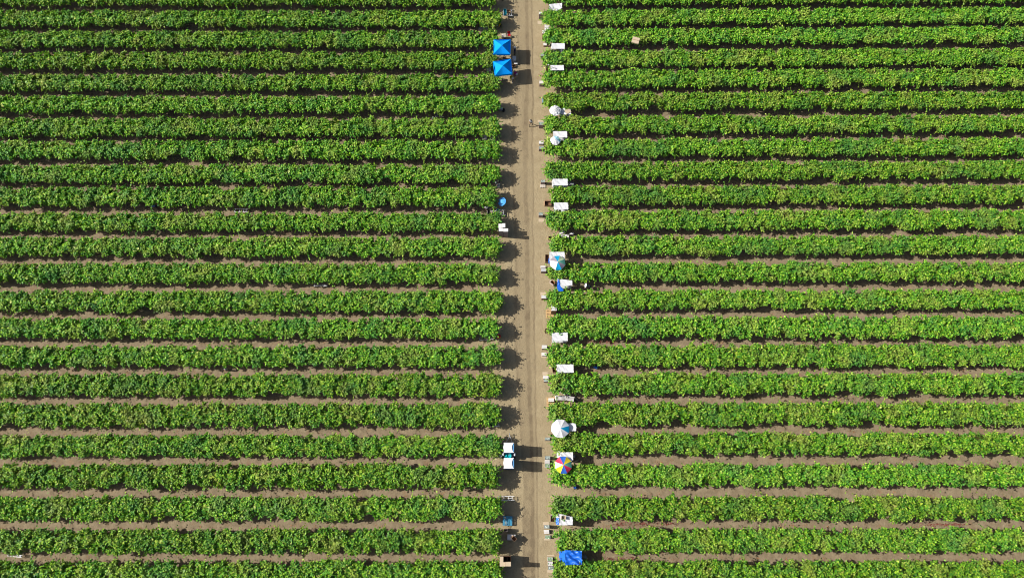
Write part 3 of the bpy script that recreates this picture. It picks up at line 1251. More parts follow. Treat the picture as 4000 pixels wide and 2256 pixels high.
crate(0, 312, 1362, 400, 1425, .4, 'grey box in the shade left of the lower blue canopy', 'lid', GREYP, slat=LGREY)
crate(1, 560, 700, 640, 750, .4, 'grey box at the shaded row end below the blue canopies', 'slats', GREYP, -.3, slat=LGREY)
crate(1, 630, 730, 675, 780, .3, 'small dark tub at the shaded row end below the blue canopies', 'none', DARK, -.3)
cart(*T(1, 225, 1285), *T(1, 458, 1358), 'white framed cart with a white tray in the seventh left aisle', WHITEP)
cart(1700, 447, 1727, 458, 'short white cart with a grey tray in the sixth left aisle', GREYP, m=LGREY)
crate(1, -790, 890, -755, 935, .45, 'yellow green box in the sixth left aisle beside a short cart', 'grapes', GRAPE)
person(P(2, 555, 765), 2.6, 'bend', 'person in beige pink shirt bending over a grey box at a left row end', PINKS, DENIM, shirt('sage_cotton', (.30, .36, .28)), .17)
crate(2, 495, 785, 572, 850, .35, 'grey box at the feet of a bending person by the left row end', 'greygrapes', LGREY)
umbrella(2, 605, 1140, 92, 'sky-blue umbrella with a notched edge at the left row ends', [SKYB], h=1.15, rot=.2, tilt=(.1, -.42), notch=3, rise=.22)
person(P(2, 372, 1300), 1.6, 'crouch', 'person under a very wide grey hat beside the sky-blue umbrella', GREYS, TROUS, GREYHAT, .34)
cart(*T(2, 325, 1335), *T(2, 470, 1430), 'white cart beside the wide grey hat, left of the teal-edged cart', DARK)
cart(*T(2, 512, 1312), *T(2, 662, 1430), 'grey cart with a teal tray below the sky-blue umbrella', TEAL, m=LGREY)
cart(917, 815, 965, 828, 'bare white cart deep in the tenth left aisle')
person(at(621, 815), 1.5, 'bend', 'person in pale blue shirt reaching under a left vine row', LBLUE, DENIM, None)
person(at(890, 1446), 0.3, 'bend', 'person in dark green top and pale trousers under a left vine row', DGREEN, PALET, None)
cart(1226, 1110, 1275, 1117, 'pale cart almost hidden under the thirteenth left row')


def plank(a, b, label, m=ALU, wdt=.12, name='plank'):
    d = b - a
    q = MB()
    q.box((0, 0, .05), (d.length, wdt, .05))
    q.box((0, 0, .09), (d.length * .96, wdt * .5, .02))
    o = q.build(name, m)
    o.location = ((a.x + b.x) / 2, (a.y + b.y) / 2, 0)
    o.rotation_euler = (0, 0, math.atan2(d.y, d.x))
    o['label'] = label
    o['category'] = 'plank'
    return o


# columns of cartons
GT = 'tall carton columns on the left'
for args in ((3, 555, 145, 618, 228, 2.15, 'rear left column of the four white-topped carton columns'),
             (3, 624, 135, 688, 218, 2.15, 'rear right column of the four white-topped carton columns')):
    crate(*args, 'lid', MAUVE, name='carton_column', group=GT)
for args in ((3, 560, 228, 642, 292, 2.1, 'front left column of the four white-topped carton columns'),
             (3, 650, 238, 746, 300, 2.1, 'front right column of the four white-topped carton columns')):
    crate(*args, 'lid', MAUVE, name='carton_column', group=GT)


def drink_jug(i, zx, zy, label):
    c = P(i, zx, zy, 0)
    o = thing('drink_jug', label, 'jug', (c.x, c.y, 0))
    q = MB()
    q.lathe([(.23, 0), (.25, .04), (.25, .48), (.235, .52)], n=20)
    q.build('body', FRIDGEO, o, smooth=False)
    q = MB()
    q.lathe([(.24, .522), (.235, .57), (.14, .60), (.13, .63), (.02, .635)], n=20)
    q.build('lid', REDP, o)
    q = MB()
    q.box((0, -.28, .1), (.05, .06, .05))
    q.build('tap', WHITEP, o)


drink_jug(4, 562, 965, 'round orange drink jug with a red lid at a left row end')
cart(*T(4, 165, 965), *T(4, 430, 1025), 'grey cart frame half under the fifteenth left row', m=METAL, rz=.12)
cart(*T(5, 385, 1222), *T(5, 552, 1308), 'white cart with a dark green load at the eighteenth left row end', DGREEN)
cart(*T(6, 545, 1256), *T(6, 835, 1342), 'long empty white cart above the blue pallet')
pallet(7, 637, 208, 833, 395, 'bright blue slatted pallet at the left row ends', BPAINT, .42, True, 7, -.02)
crate(7, 660, 462, 742, 515, .95, 'tall mauve carton standing skew below the blue pallet', 'none', MAUVE, .12, name='carton', group=None)
crate(7, 732, 575, 890, 690, .55, 'wide white slatted bin below the blue pallet', 'slats', PALE, -.02, nsl=5)
open_box(7, 822, 622, 912, 700, 1.0, 'red brown open box tilted on the white slatted bin', -.75, (1, 0, 0, 0), CARD, CARDI, .58)
for args in ((7, 580, 1020, 648, 1128, 2.2, 'rear left carton column with a tan top near the bottom edge'),
             (7, 580, 1132, 688, 1215, 2.2, 'front left carton column with a tan top near the bottom edge'),
             (7, 694, 1128, 802, 1213, 2.5, 'front right carton column with a tan top near the bottom edge')):
    crate(*args, 'lid', CARD, name='carton_column', group='tan carton columns at the bottom left', slat=CARDT)
open_box(7, 652, 1012, 725, 1115, 1.6, 'dark brown open carton between the tan carton columns, nearer the row', 0, (0, 0, 0, 0), CARDI, CARDI, name='carton')
open_box(7, 730, 1012, 802, 1115, 1.6, 'dark brown open carton between the tan carton columns, nearer the track', 0, (0, 0, 0, 0), CARDI, CARDI, name='carton')
cart(30, 2163, 82, 2173, 'white cart in the aisle at the lower left corner', rz=-.1)
flat_sheet(6, 452, 487, 517, 530, 'small tan cardboard sheet left of the portable toilets')


# ------------------------------------------------------------------ toilets on a trailer
def toilets():
    G = 'portable toilets on the trailer'
    c0, wx, L = rect(6, 652, 182, 868, 703, 2.6)
    tr = thing('trailer', 'low trailer carrying two portable toilets beside the track', 'trailer', (c0.x, c0.y, 0))
    q = MB()
    q.box((0, 0, .42), (wx * .96, L * .98, .08))
    for s in (-1, 1):
        q.box((s * wx * .35, 0, .34), (.08, L * .96, .08))
    q.build('deck', METAL, tr)
    for s in (-1, 1):
        q = MB()
        q.ring((s * (wx / 2 + .08), 0, .30), .21, .085, 'X')
        q.lathe([(.02, -.05), (.16, -.05), (.16, .05), (.02, .05)], (s * (wx / 2 + .08), 0, .30), 12, M=Matrix.Rotation(math.pi / 2, 3, 'Y'))
        q.build('wheel', RUBBER, tr)
    q = MB()
    a = (.12, L / 2 + 1.0, .40)
    q.bar((-wx * .4, L / 2 - .05, .40), a, .04)
    q.bar((wx * .4, L / 2 - .05, .40), a, .04)
    q.bar(a, (.05, L / 2 + 1.35, .42), .04)
    q.bar((.05, L / 2 + 1.2, 0.0), (.05, L / 2 + 1.2, .7), .03)
    q.build('tow_bar', METAL, tr)
    for k, (y0, y1, lab) in enumerate(((182, 384, 'upper portable toilet on the trailer, nearer the tow bar'), (492, 700, 'lower portable toilet on the trailer, away from the tow bar'))):
        c, tx, ty = rect(6, 655, y0, 866, y1, 2.6)
        o = thing('portable_toilet', lab, 'toilet', (c.x, c.y, .465), 0, G)
        q = MB()
        hw = 2.02
        q.box((0, 0, .06), (tx * .94, ty * .95, .12))
        q.box((0, ty * .46, hw / 2 + .1), (tx * .92, .04, hw))
        q.box((0, -ty * .46, hw / 2 + .1), (tx * .92, .04, hw))
        q.box((-tx * .45, 0, hw / 2 + .1), (.04, ty * .88, hw))
        for s in (-.3, 0, .3):
            q.box((s * tx, ty * .475, hw / 2 + .1), (.08, .03, hw * .9))
            q.box((s * tx, -ty * .475, hw / 2 + .1), (.08, .03, hw * .9))
        q.build('walls', TBLUE, o)
        q = MB()
        q.box((tx * .455, 0, hw / 2 + .12), (.035, ty * .8, hw * .96))
        d = q.build('door', TBLUE, o)
        q = MB()
        q.box((tx * .455 + .03, -ty * .3, 1.05), (.03, .05, .14))
        q.build('handle', WHITEP, d)
        # white roof with a scooped front and the blue door header showing in the scoop
        q = MB()
        n = 12
        vs, N = [], 0
        for e in range(n + 1):
            t = e / n
            yy = (t - .5) * ty
            xe = tx * .5 - .26 * math.sin(math.pi * t) ** .7
            for xx in (-tx * .5, -tx * .15, tx * .2, xe):
                z = 2.13 + .05 * math.cos((t - .5) * math.pi)
                vs.append((xx + (.03 * math.sin(t * 9) if xx < -tx * .4 else 0), yy, z))
        W4 = 4
        fs = [(e * W4 + k2, e * W4 + k2 + 1, (e + 1) * W4 + k2 + 1, (e + 1) * W4 + k2) for e in range(n) for k2 in range(3)]
        q.add(vs, fs)
        rf = q.build('roof', TROOF, o)
        sd = rf.modifiers.new('solid', 'SOLIDIFY')
        sd.thickness = .05
        sd.offset = -1
        q = MB()
        q.box((tx * .33, 0, 2.085), (tx * .33, ty * .96, .03))
        q.build('door_header', mat('light_blue_plastic', (.10, .28, .52), .35, .05, 3, .5), o)
        q = MB()
        q.bar((tx * .42, ty * .42, 2.1), (tx * .42, ty * .42, 2.34), .035)
        q.build('vent_pipe', GREYP, o)
    # hand wash station
    c, sx_, sy_ = rect(6, 672, 402, 822, 484, 1.3)
    o = thing('wash_station', 'teal hand wash station between the two portable toilets', 'wash station', (c.x, c.y, .465))
    q = MB()
    q.box((0, 0, .38), (sx_ * .9, sy_ * .85, .74))
    q.build('cabinet', TEAL, o, bevel=.03)
    q = MB()
    q.lathe([(.30, .72), (.30, .88), (.26, .88), (.22, .78), (.05, .76)], (sx_ * .12, 0, 0), 18)
    q.box((-sx_ * .33, 0, .80), (sx_ * .26, sy_ * .7, .1))
    q.build('basin', mat('turquoise_plastic', (.0, .40, .46), .35, .08, 4, .5), o)
    q = MB()
    q.bar((sx_ * .12, sy_ * .3, .76), (sx_ * .12, sy_ * .3, 1.05), .025)
    q.bar((sx_ * .12, sy_ * .3, 1.05), (sx_ * .12, 0, 1.05), .025)
    q.build('tap', LGREY, o)
    for x0, x1, y0, y1, lab in ((630, 668, 386, 440, 'white water drum on the row side of the wash station'), (862, 897, 384, 446, 'white water drum on the track side of the wash station')):
        c, dx, dy = rect(6, x0, y0, x1, y1, 1.55)
        d = thing('water_drum', lab, 'drum', (c.x, c.y, .1), 0, 'white water drums beside the wash station')
        q = MB()
        q.box((0, 0, .72), (dx, dy, 1.42))
        q.build('body', WHITEP, d, bevel=.07)
        q = MB()
        q.lathe([(.06, 1.43), (.06, 1.47), (.02, 1.48)], n=12)
        q.build('cap', LGREY, d)
    c = P(6, 592, 450, .9)
    q = MB()
    q.ring((0, 0, .9), .13, .03, 'Z')
    q.bar((0, 0, 0), (0, 0, .75), .025)
    q.bar((0, 0, .75), (.13, 0, .9), .02)
    q.bar((0, 0, .75), (-.13, 0, .9), .02)
    h = q.build('hose_reel', WHITEP)
    h.location = (c.x, c.y, 0)
    h['label'] = 'white ring-shaped hose holder left of the toilet trailer'
    h['category'] = 'hose holder'


toilets()

# ================================================================== RIGHT SIDE OF THE TRACK
shade(0, 1570, 75, 1832, 165, 'white packing shade with a collapsed grey fold at the top of the photo', corners=[(.0, -.7, -.5), (0, 0, 0), (0, .1, 0), (0, -.1, 0)], amp=.05)
crate(0, 1367, 247, 1449, 290, 1.15, 'grey-topped box column beside the second right row end', 'lid', MAUVE, slat=LGREY, name='box_column')
flat_sheet(0, 1340, 425, 1440, 490, 'tan cardboard sheet below the topmost box column')
crate(0, 1483, 497, 1580, 662, 1.2, 'long box column with five white slats above the upper right shade', 'slats', MAUVE, nsl=5, name='box_column')
crate(0, 1436, 608, 1492, 682, 1.6, 'narrow brown-sided box column beside the five white slats', 'slats', CARD, nsl=2, name='box_column')
crate(0, 1457, 868, 1526, 920, .3, 'small white slatted box left of the second right shade', 'slats', CARD, nsl=2)
crate(0, 1532, 866, 1590, 918, .25, 'small tan box left of the second right shade', 'none', CARDT, name='carton', group=None)
shade(0, 1625, 872, 1886, 985, 'plain white packing shade, second from the top', side=(.05, .9, WHITE))
crate(0, 1402, 1072, 1480, 1130, .7, 'grey box with a pale lid at the fourth right row end', 'greygrapes', MAUVE)
crate(0, 1510, 1262, 1572, 1322, 1.6, 'tall brown box column with white slats left of the third shade', 'slats', CARD, nsl=2, name='box_column')
shade(0, 1600, 1312, 1868, 1415, 'white packing shade with a grey strap on it, third from the top')
# strap on the sheet
q = MB()
a = P(0, 1622, 1345, 2.05) - P(0, 1660, 1362, 2.05)
q.box((0, 0, .02), (.55, .07, .03), rz=-.45)
q.box((.3, -.16, .02), (.07, .28, .03), rz=-.3)
st = q.build('strap', GREYP)
st.location = P(0, 1660, 1362, 2.04)
st['label'] = 'grey bent strap lying on the third white shade'
st['category'] = 'strap'

crate(1, 1377, 177, 1460, 230, .75, 'white-topped box column at the fifth right row end', 'lid', MAUVE, slat=PALE)
open_box(1, 1520, 432, 1600, 515, .35, 'orange open box half under the sixth right row', .1, (1, 0, 1, 0), CARDO, CARDO)
crate(1, 1430, 520, 1518, 610, .35, 'blue field crate at the sixth right row end', 'slats', mat('blue_crate', (.06, .18, .30), .5, .1), slat=mat('blue_grey_slat', (.20, .33, .45), .5, .1), nsl=4, name='field_crate')
umbrella(1, 1698, 745, 122, 'white wrinkled umbrella beside the sixth right row', [WHITE], h=2.1, rot=.2, ng=9, wr=.035, rise=.32)
shade(1, 1780, 735, 1995, 850, 'low white packing shade right of the wrinkled umbrella', h=1.7, corners=[(0, 0, 0), (.1, 0, 0), (.1, .1, 0), (0, .1, 0)], amp=.05)
flat_sheet(1, 1893, 745, 2003, 825, 'tan board lying on the low white shade', .5, CARDT, 1.76)
fs_ = [o for o in bpy.data.objects if o.get('label') == 'tan board lying on the low white shade'][0]
fs_.location.z = 1.74
person(P(1, 1205, 1072), 2.7, 'walk', 'person in grey shirt and dark trousers walking on the dirt track', shirt('pale_grey_cotton', (.34, .35, .36)), TROUS, None)
flat_sheet(1, 1342, 962, 1462, 1010, 'pale cardboard sheet behind a grey box near the walking person')
crate(1, 1367, 1000, 1462, 1060, .95, 'grey-topped box column near the walking person', 'greygrapes', MAUVE, name='box_column')
umbrella(1, 1700, 1350, 108, 'white and pale blue umbrella beside the eighth right row', [LCYAN, LCYAN, WHITE, WHITE, WHITE, WHITE, WHITE, LCYAN], h=2.1, rot=.3, wr=.02, rise=.3)
shade(1, 1652, 1188, 1934, 1313, 'white packing shade behind the white and pale blue umbrella')
crate(1, 1369, 1383, 1457, 1442, .4, 'white box with two slats at the eighth right row end', 'slats', PALE, nsl=2)
crate(2, 1366, 35, 1460, 90, .7, 'grey box just below the two-slatted white box', 'greygrapes', MAUVE)
crate(2, 1405, 712, 1490, 762, .72, 'grey box on the pale pallet at the ninth right row end', 'greygrapes', MAUVE)
pallet(2, 1390, 800, 1497, 868, 'pale weathered pallet left of the fifth white shade', WWOOD, .12, False, 3)
shade(2, 1647, 692, 1944, 825, 'white packing shade right of the pale pallet', side=(.05, .9, WHITE))
crate(2, 1955, 755, 2075, 825, .5, 'dark grey box in the shade right of a white shade', 'lid', GREYP, -.15, slat=GREYP)
open_box(2, 1482, 1135, 1618, 1228, .4, 'wide brown open box with a raised flap left of a white shade', -.05, (1, 0, 1, 0))
shade(2, 1668, 1168, 1955, 1308, 'white packing shade right of the wide brown open box')
person(P(2, 1765, 1400), .3, 'crouch', 'person in red brown shirt crouching beneath a white shade', shirt('red_brown_cotton', (.36, .13, .09)), TROUS, None)
crate(2, 1362, 1368, 1447, 1425, .72, 'grey box at the tenth right row end', 'greygrapes', MAUVE)
flat_sheet(3, 1360, 40, 1470, 105, 'pale cardboard sheet below the grey box at the tenth right row end')
crate(3, 1785, 270, 1882, 342, .5, 'white box with two slats, upper of two beside the eleventh right row', 'slats', PALE, .2, nsl=2)
crate(3, 1752, 362, 1968, 432, .5, 'wide white slatted box leaning on the twelfth right row', 'slats', PALE, .12, nsl=3)
crate(3, 1987, 318, 2068, 356, .4, 'pale carton in the shade of the eleventh right row', 'lid', PALE)
open_box(3, 1557, 393, 1627, 465, .3, 'small red brown box at the twelfth right row end', 0, (1, 0, 0, 0), CARD, CARDI)
open_box(3, 1633, 415, 1690, 460, .3, 'small dark box half under the twelfth right row', 0, (0, 0, 0, 0), CARDI, DARK)
shade(3, 1577, 708, 1884, 895, 'white packing shade under the green and grey umbrella')
umbrella(3, 1748, 905, 160, 'umbrella with blue, grey, white and green panels', [SGREEN, PGREEN, CYAN, GREYN, WHITE, WHITE, CYAN, GREYN], h=2.3, rot=-.30, rise=.40)


def folded_umbrella(i, pts, label):
    a, b = P(i, pts[0], pts[1], 1.75), P(i, pts[2], pts[3], .6)
    o = thing('folded_umbrella', label, 'umbrella', ((a.x + b.x) / 2, (a.y + b.y) / 2, 0))
    off = Vector(((a.x + b.x) / 2, (a.y + b.y) / 2, 0))
    a, b = a - off, b - off
    d = a - b
    M = d.to_track_quat('Z', 'Y').to_matrix()
    q = MB()
    L = d.length
    q.lathe([(.02, 0), (.15, .25 * L), (.17, .5 * L), (.08, .8 * L), (.02, L)], b, 8, M=M)
    q.build('cloth', TARP, o)
    q = MB()
    q.bar(b - d * .25, a + d * .05, .016)
    q.bar(b - d * .25, (b.x - d.x * .25, b.y - d.y * .25, 0), .016)
    q.build('pole', ALU, o)


folded_umbrella(3, (1600, 750, 1572, 965), 'folded bright blue umbrella left of the green and grey umbrella')
open_box(3, 1493, 760, 1566, 912, .4, 'long brown open box left of the folded blue umbrella', -.03, (0, 0, 0, 0), CARD, CARDI)
crate(3, 1400, 987, 1497, 1030, .35, 'pale slatted box, upper one at the thirteenth right row end', 'slats', PALE, nsl=2)
crate(3, 1410, 1042, 1508, 1102, .7, 'striped grey box, lower one at the thirteenth right row end', 'slats', MAUVE, nsl=4, slat=LGREY)
shade(3, 1737, 1250, 2036, 1385, 'white packing shade with a blue tarpaulin hanging over its edge', corners=[(0, 0, 0), (0, 0, 0), (.0, -.25, 0), (0, .05, 0)])


def drape(name, pts, label, m, cat='tarpaulin', group=None):
    """hanging or lying cloth through rows of (tile, zx, zy, height)"""
    rows = [[P(*p) for p in r] for r in pts]
    n = len(rows[0])
    c = sum((p for r in rows for p in r), Vector()) / (n * len(rows))
    q = MB()
    sub = 4
    vs, nr = [], 0
    for k in range(len(rows) - 1):
        for s in range(sub + (1 if k == len(rows) - 2 else 0)):
            t = s / sub
            nr += 1
            line = [rows[k][j].lerp(rows[k + 1][j], t) for j in range(n)]
            for j in range(n - 1):
                for e in range(sub + (1 if j == n - 2 else 0)):
                    p = line[j].lerp(line[j + 1], e / sub)
                    ed = .02 * math.sin(nr * 2.1 + e * 1.7 + j) + R.uniform(-.015, .015)
                    vs.append((p.x - c.x, p.y - c.y, max(.02, p.z + ed)))
    w_ = (n - 1) * sub + 1
    q.add(vs, [(a * w_ + b, (a + 1) * w_ + b, (a + 1) * w_ + b + 1, a * w_ + b + 1) for a in range(nr - 1) for b in range(w_ - 1)])
    o = q.build(name, m)
    o.location = (c.x, c.y, 0)
    sd = o.modifiers.new('solid', 'SOLIDIFY')
    sd.thickness = .012
    o['label'] = label
    o['category'] = cat
    if group:
        o['group'] = group
    return o


drape('tarpaulin', [[(3, 1745, 1262, 2.06), (3, 1768, 1262, 2.06)], [(3, 1735, 1360, 2.06), (3, 1790, 1375, 2.06)], [(3, 1730, 1400, 2.02), (3, 1815, 1420, 2.0)],
                    [(4, 1735, 5, 1.96), (4, 1862, 15, 1.94)], [(4, 1758, 44, 1.9), (4, 1850, 45, 1.9)]],
      'bright blue tarpaulin hanging down the side of a white shade', TARP)
open_box(3, 1600, 1290, 1690, 1350, .55, 'brown open box standing skew left of the hanging blue tarpaulin', -.7, (1, 0, 0, 1), MAUVE, CARDO)
crate(4, 1618, 15, 1704, 82, .45, 'white slatted box standing skew below the hanging blue tarpaulin', 'slats', CARD, .75, nsl=3)
flat_sheet(4, 1590, 85, 1650, 150, 'orange brown cardboard under the fourteenth right row end', .3, CARDO)
person(P(3, 2390, 1440), 1.5, 'bend', 'person in grey clothes and pale hat in the thirteenth right aisle', GREYS, TROUS, shirt('pale_straw', (.62, .62, .64)), .30)
flat_sheet(4, 1397, 65, 1512, 125, 'pale cardboard sheet above the grey box at the fourteenth right row end')
crate(4, 1418, 130, 1515, 190, .7, 'grey-lidded brown box at the fourteenth right row end', 'lid', CARD, slat=LGREY)
crate(4, 1615, 312, 1720, 440, 1.7, 'tall brown box column with four white slats beside the wooden pallet', 'slats', CARD, nsl=4, name='box_column')
pallet(4, 1510, 415, 1670, 590, 'fresh timber pallet under the tall four-slatted column', TWOOD, .14, False, 6)
open_box(4, 1492, 797, 1588, 885, .35, 'brown open box with a grey flap at the sixteenth right row end', -.05, (0, 1, 0, 0), CARD, CARDI)
shade(4, 1625, 875, 1944, 1042, 'large white packing shade right of the grey-flapped brown box')
crate(4, 1425, 1127, 1526, 1200, .6, 'white box with two slats, upper of a pair at the sixteenth right row end', 'slats', MAUVE, nsl=2)
crate(4, 1420, 1277, 1516, 1342, .35, 'white box with three slats, lower of a pair at the sixteenth right row end', 'slats', PALE, nsl=3)
flat_sheet(4, 1412, 1330, 1520, 1380, 'tan cardboard under the lower of the slatted pair')
open_box(4, 1592, 1148, 1650, 1240, .35, 'small upright brown box half under the sixteenth right row', 0, (0, 0, 0, 0), CARD, CARDI)
folding_chair(P(5, 1680, 45), .6, 'white folding chair at the sixteenth right row end', WHITEP, ALU)
shade(5, 1740, 62, 2064, 228, 'large white packing shade with crumpled left edge', side=(.06, .3, WHITE))
open_box(5, 1636, 110, 1730, 218, .4, 'brown open box left of the crumpled white shade', .12, (0, 0, 0, 0), CARD, CARDI)
flat_sheet(5, 1437, 215, 1545, 285, 'tan cardboard sheet above the striped box at the seventeenth right row')
crate(5, 1450, 293, 1556, 347, .6, 'white striped box, upper of a pair at the seventeenth right row end', 'slats', PALE, nsl=3)
crate(5, 1463, 350, 1562, 412, .6, 'grey green filled box, lower of a pair at the seventeenth right row end', 'greygrapes', MAUVE)


def bag(loc, label, m, r=.3):
    q = MB()
    rn = random.Random(4)
    prof = [(r * .75, 0), (r, .12), (r * .95, .25), (r * .55, .38), (r * .2, .44), (r * .26, .5)]
    n = 12
    vs = []
    for a_, z in prof:
        for k in range(n):
            t = 2 * math.pi * k / n
            q_ = a_ * rn.uniform(.88, 1.1)
            vs.append((q_ * math.cos(t), q_ * .75 * math.sin(t), z))
    fs = [(j * n + k, j * n + (k + 1) % n, (j + 1) * n + (k + 1) % n, (j + 1) * n + k) for j in range(len(prof) - 1) for k in range(n)]
    fs += [tuple(reversed(range(n))), tuple(range((len(prof) - 1) * n, len(prof) * n))]
    q.add(vs, fs)
    o = q.build('bag', m, smooth=True)
    o.location = loc
    o['label'] = label
    o['category'] = 'bag'
    o['group'] = 'blue bags in the right aisles'
    return o


bag(P(5, 2515, 122), 'blue bag in the dark aisle right of the crumpled white shade', TARP, .34)
bag(P(6, 2100, 1085), 'small bright blue bag below the rainbow umbrella', TARP, .26)
# slatted bins and the timber pallets by the eighteenth row
pallet(5, 1523, 720, 1690, 915, 'orange timber pallet with white boxes left of the slatted bins', TWOOD, .14, False, 7)
crate(5, 1560, 740, 1668, 812, .55, 'white double-slatted box on the orange timber pallet', 'slats', PALE, nsl=2, base=.15)


def bin_(i, x0, y0, x1, y1, h, label, rz=0.0, nv=9):
    c, wx, wy = rect(i, x0, y0, x1, y1, h)
    o = thing('slatted_bin', label, 'bin', (c.x, c.y, 0), rz, 'white slatted bins')
    q = MB()
    for sx in (-1, 1):
        q.box((sx * (wx / 2 - .02), 0, h / 2), (.04, wy, h))
        q.box((0, sx * (wy / 2 - .02), h / 2), (wx - .08, .04, h))
    q.box((0, 0, .03), (wx - .08, wy - .08, .04))
    q.build('body', PALE, o)
    q = MB()
    for k in range(nv):
        q.box(((k + .5) / nv * wx - wx / 2, 0, h + .015), (wx / nv * .6, wy, .03))
    for s in (-1, 1):
        q.box((0, s * (wy / 2 - .03), h + .04), (wx, .05, .02))
    q.build('slatted_lid', OFFW, o)
    return o


bin_(5, 1695, 688, 1908, 780, .9, 'larger white slatted bin beside the orange timber pallet', -.02)
bin_(5, 1922, 705, 2075, 795, .9, 'smaller white slatted bin turned slightly, right of the larger one', -.2, 8)
plank(P(5, 1795, 605), P(5, 1945, 690), 'grey board leaning above the slatted bins', LGREY, .25)
plank(P(5, 2065, 720), P(5, 2160, 800), 'short board in the aisle right of the slatted bins', WWOOD, .12)
shade(5, 1938, 1245, 2115, 1402, 'white packing shade right of the big white umbrella')
umbrella(5, 1800, 1345, 190, 'big white umbrella with one blue panel', [CYAN, SILVER, WHITE, WHITE, WHITE, WHITE, WHITE, SILVER], h=2.35, rot=-.50, rise=.38)
crate(6, 1490, 77, 1590, 130, .55, 'teal grey box at the nineteenth right row end', 'greygrapes', GREYP)
open_box(6, 1595, 10, 1640, 50, .3, 'small brown box left of the big white umbrella', .2, (0, 0, 0, 0), CARD, CARDI)
shade(6, 1815, 375, 2052, 545, 'white packing shade behind the rainbow umbrella')
drape('white_cloth', [[(6, 1735, 325, 1.9), (6, 1775, 345, 1.95)], [(6, 1725, 400, 1.9), (6, 1812, 395, 2.0)], [(6, 1725, 480, 1.85), (6, 1815, 480, 2.0)]],
      'crumpled white cloth left of the white shade behind the rainbow umbrella', WHITE, 'cloth')
umbrella(6, 1862, 628, 176, 'rainbow umbrella with red, blue, yellow and green panels', [SGREEN, YEL, RBLUE, RED, MINT, YEL, RBLUE, RED], h=2.35, rot=-.36, rise=.40)
crate(6, 1490, 452, 1592, 515, .7, 'pale grey filled box, top of three left of the rainbow umbrella', 'greygrapes', GREYP)
crate(6, 1485, 532, 1582, 598, .35, 'white slatted box, middle of three left of the rainbow umbrella', 'slats', PALE, nsl=3)
crate(6, 1490, 607, 1580, 680, .35, 'green filled box, bottom of three left of the rainbow umbrella', 'grapes', LGREY)
open_box(6, 1616, 648, 1672, 742, .4, 'brown open box half under the rainbow umbrella', 0, (0, 0, 0, 0), CARDO, CARDI)
plank(P(6, 2035, 590, .0), P(6, 2168, 532, .0), 'tan plank lying right of the rainbow umbrella', CARDT, .2)
person(P(6, 2105, 470), 1.5, 'crouch', 'person with a domed grey hat in the aisle right of the rainbow umbrella', GREYS, TROUS, GREYHAT, .26)
shade(7, 1765, 205, 2046, 388, 'white packing shade carrying a tan box, above the bottom row end', corners=[(0, 0, 0), (0, 0, 0), (0, -.12, 0), (0, .3, 0)], seed=5)
drape('white_cloth', [[(7, 1703, 128, 1.8), (7, 1725, 140, 1.8)], [(7, 1703, 190, 1.9), (7, 1770, 190, 2.03)], [(7, 1705, 232, 1.9), (7, 1765, 235, 2.03)]],
      'pale cloth flap at the upper left corner of the box-topped shade', WHITE, 'cloth')
drape('tarpaulin', [[(7, 1712, 238, 1.95), (7, 1768, 240, 2.06)], [(7, 1705, 300, 1.9), (7, 1768, 300, 2.06)], [(7, 1712, 378, 1.9), (7, 1762, 380, 2.05)]],
      'blue tarpaulin strip on the left edge of the box-topped white shade', TARP)
crate(7, 1818, 202, 1912, 268, 2.32, 'tan box lying on the box-topped white shade', 'none', CARDT, -.1, base=2.03, name='carton', group=None)
open_box(7, 1598, 200, 1690, 322, .45, 'brown open box left of the box-topped white shade', -.04, (0, 0, 1, 0), MAUVE, CARD)
flat_sheet(7, 1445, 325, 1567, 385, 'tan cardboard sheet above the filled box near the bottom')
crate(7, 1475, 388, 1576, 452, .95, 'tall grey filled box left of the last right row but one', 'greygrapes', GREYP)
crate(7, 1466, 482, 1570, 520, .35, 'white box with two slats left of the last right row but one', 'slats', PALE, nsl=2)
crate(7, 1470, 522, 1572, 562, .3, 'pale striped box just under the two-slatted one near the bottom', 'slats', PALE, nsl=2, slat=PALE)
crate(7, 1492, 592, 1594, 660, .35, 'sea green filled box, alone below the striped boxes', 'grapes', LGREY)
flat_sheet(7, 1472, 660, 1600, 692, 'pale cardboard under the sea green filled box')
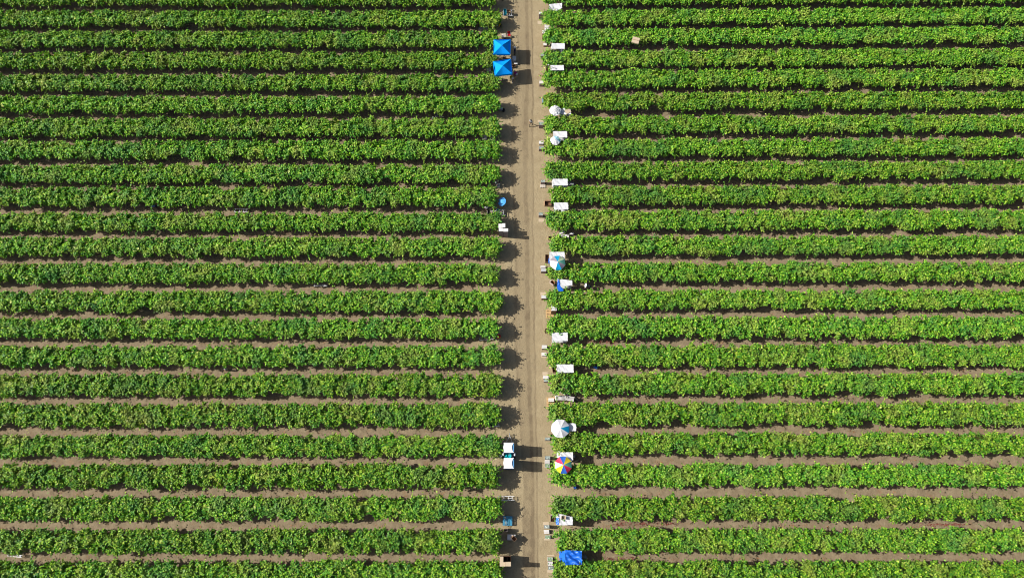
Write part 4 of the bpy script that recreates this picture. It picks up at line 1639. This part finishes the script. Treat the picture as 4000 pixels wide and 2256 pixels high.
# blue tarpaulin shelter
c, wx, wy = rect(7, 1905, 915, 2232, 1180, 2.0)
tb = thing('tarpaulin_shelter', 'crumpled bright blue tarpaulin shelter at the bottom right row end', 'shelter', (c.x, c.y, 0))
s = sheet_mesh(wx, wy, .015, 34, 24, .11, .10, 9, [(0, -.05, 0), (0, -.03, 0), (0, .05, 0), (-.1, .15, 0)])
s.v = [(x, y, z + 2.0 + .035 * math.sin(x * 9 + y * 5) + .025 * math.sin(x * 4 - y * 13) + .02 * math.sin(y * 21 + x * 6)) for x, y, z in s.v]
s.build('roof_sheet', TARP, tb)
q = MB()
n = 12
vs = []
for k in range(n + 1):
    u = k / n
    yb = (u - .5)
    for j in range(4):
        t = j / 3
        vs.append((-wx / 2 + .01 - .10 * u - .62 * t + .06 * math.sin(k * 1.9 + j) * t, yb * (wy * 1.06 + .30 * t) - .16 * t + .03 * math.sin(k * 2.7) * t, 1.975 - .85 * t + .10 * math.sin(k * 1.3) * t))
q.add(vs, [(k * 4 + j, (k + 1) * 4 + j, (k + 1) * 4 + j + 1, k * 4 + j + 1) for k in range(n) for j in range(3)])
so_ = q.build('side_sheet', TARP, tb)
sd = so_.modifiers.new('solid', 'SOLIDIFY')
sd.thickness = .012
for sx in (-1, 1):
    for sy in (-1, 1):
        q = MB()
        q.bar((sx * wx * .46, sy * wy * .46, 0), (sx * wx * .46, sy * wy * .46, 1.85), .022)
        q.build('post', ALU, tb)
plank(P(7, 1788, 970), P(7, 1800, 1052), 'pale board standing left of the blue tarpaulin shelter', PALE, .08)
person(P(7, 2320, 1050), 1.2, 'crouch', 'person under a wide grey hat right of the blue tarpaulin shelter', GREYS, TROUS, shirt('dark_grey_straw', (.20, .22, .23)), .36)
flat_sheet(7, 1528, 985, 1680, 1010, 'tan cardboard sheet above the bottom three boxes')
crate(7, 1537, 1032, 1640, 1106, .4, 'pale green filled box, top of three left of the blue shelter', 'grapes', PALE)
crate(7, 1546, 1118, 1646, 1200, .65, 'white four-slatted box, middle of three left of the blue shelter', 'slats', MAUVE, nsl=4)
crate(7, 1556, 1216, 1660, 1284, .45, 'grey filled box, bottom of three left of the blue shelter', 'greygrapes', GREYP)
flat_sheet(7, 1535, 1290, 1690, 1345, 'tan cardboard sheet at the bottom right row end', -.1)
# the carton lying on a vine row, and a picker in the dark aisle
c = at(2483, 158, 2.25)
o = thing('carton', 'flat tan carton lying on top of a right vine row near the top', 'box', (c.x, c.y, 2.12), -.3)
q = MB()
q.box((0, 0, .1), (1.05, .95, .2), rx=.1)
q.build('body', CARDT, o)
q = MB()
q.box((0, 0, .215), (1.0, .06, .012), rx=.1)
q.build('tape', CARD, o)
person(at(2262, 274), 1.4, 'bend', 'person in dark clothes in the shaded aisle right of the third shade', NAVY, TROUS, GREYHAT, .17)
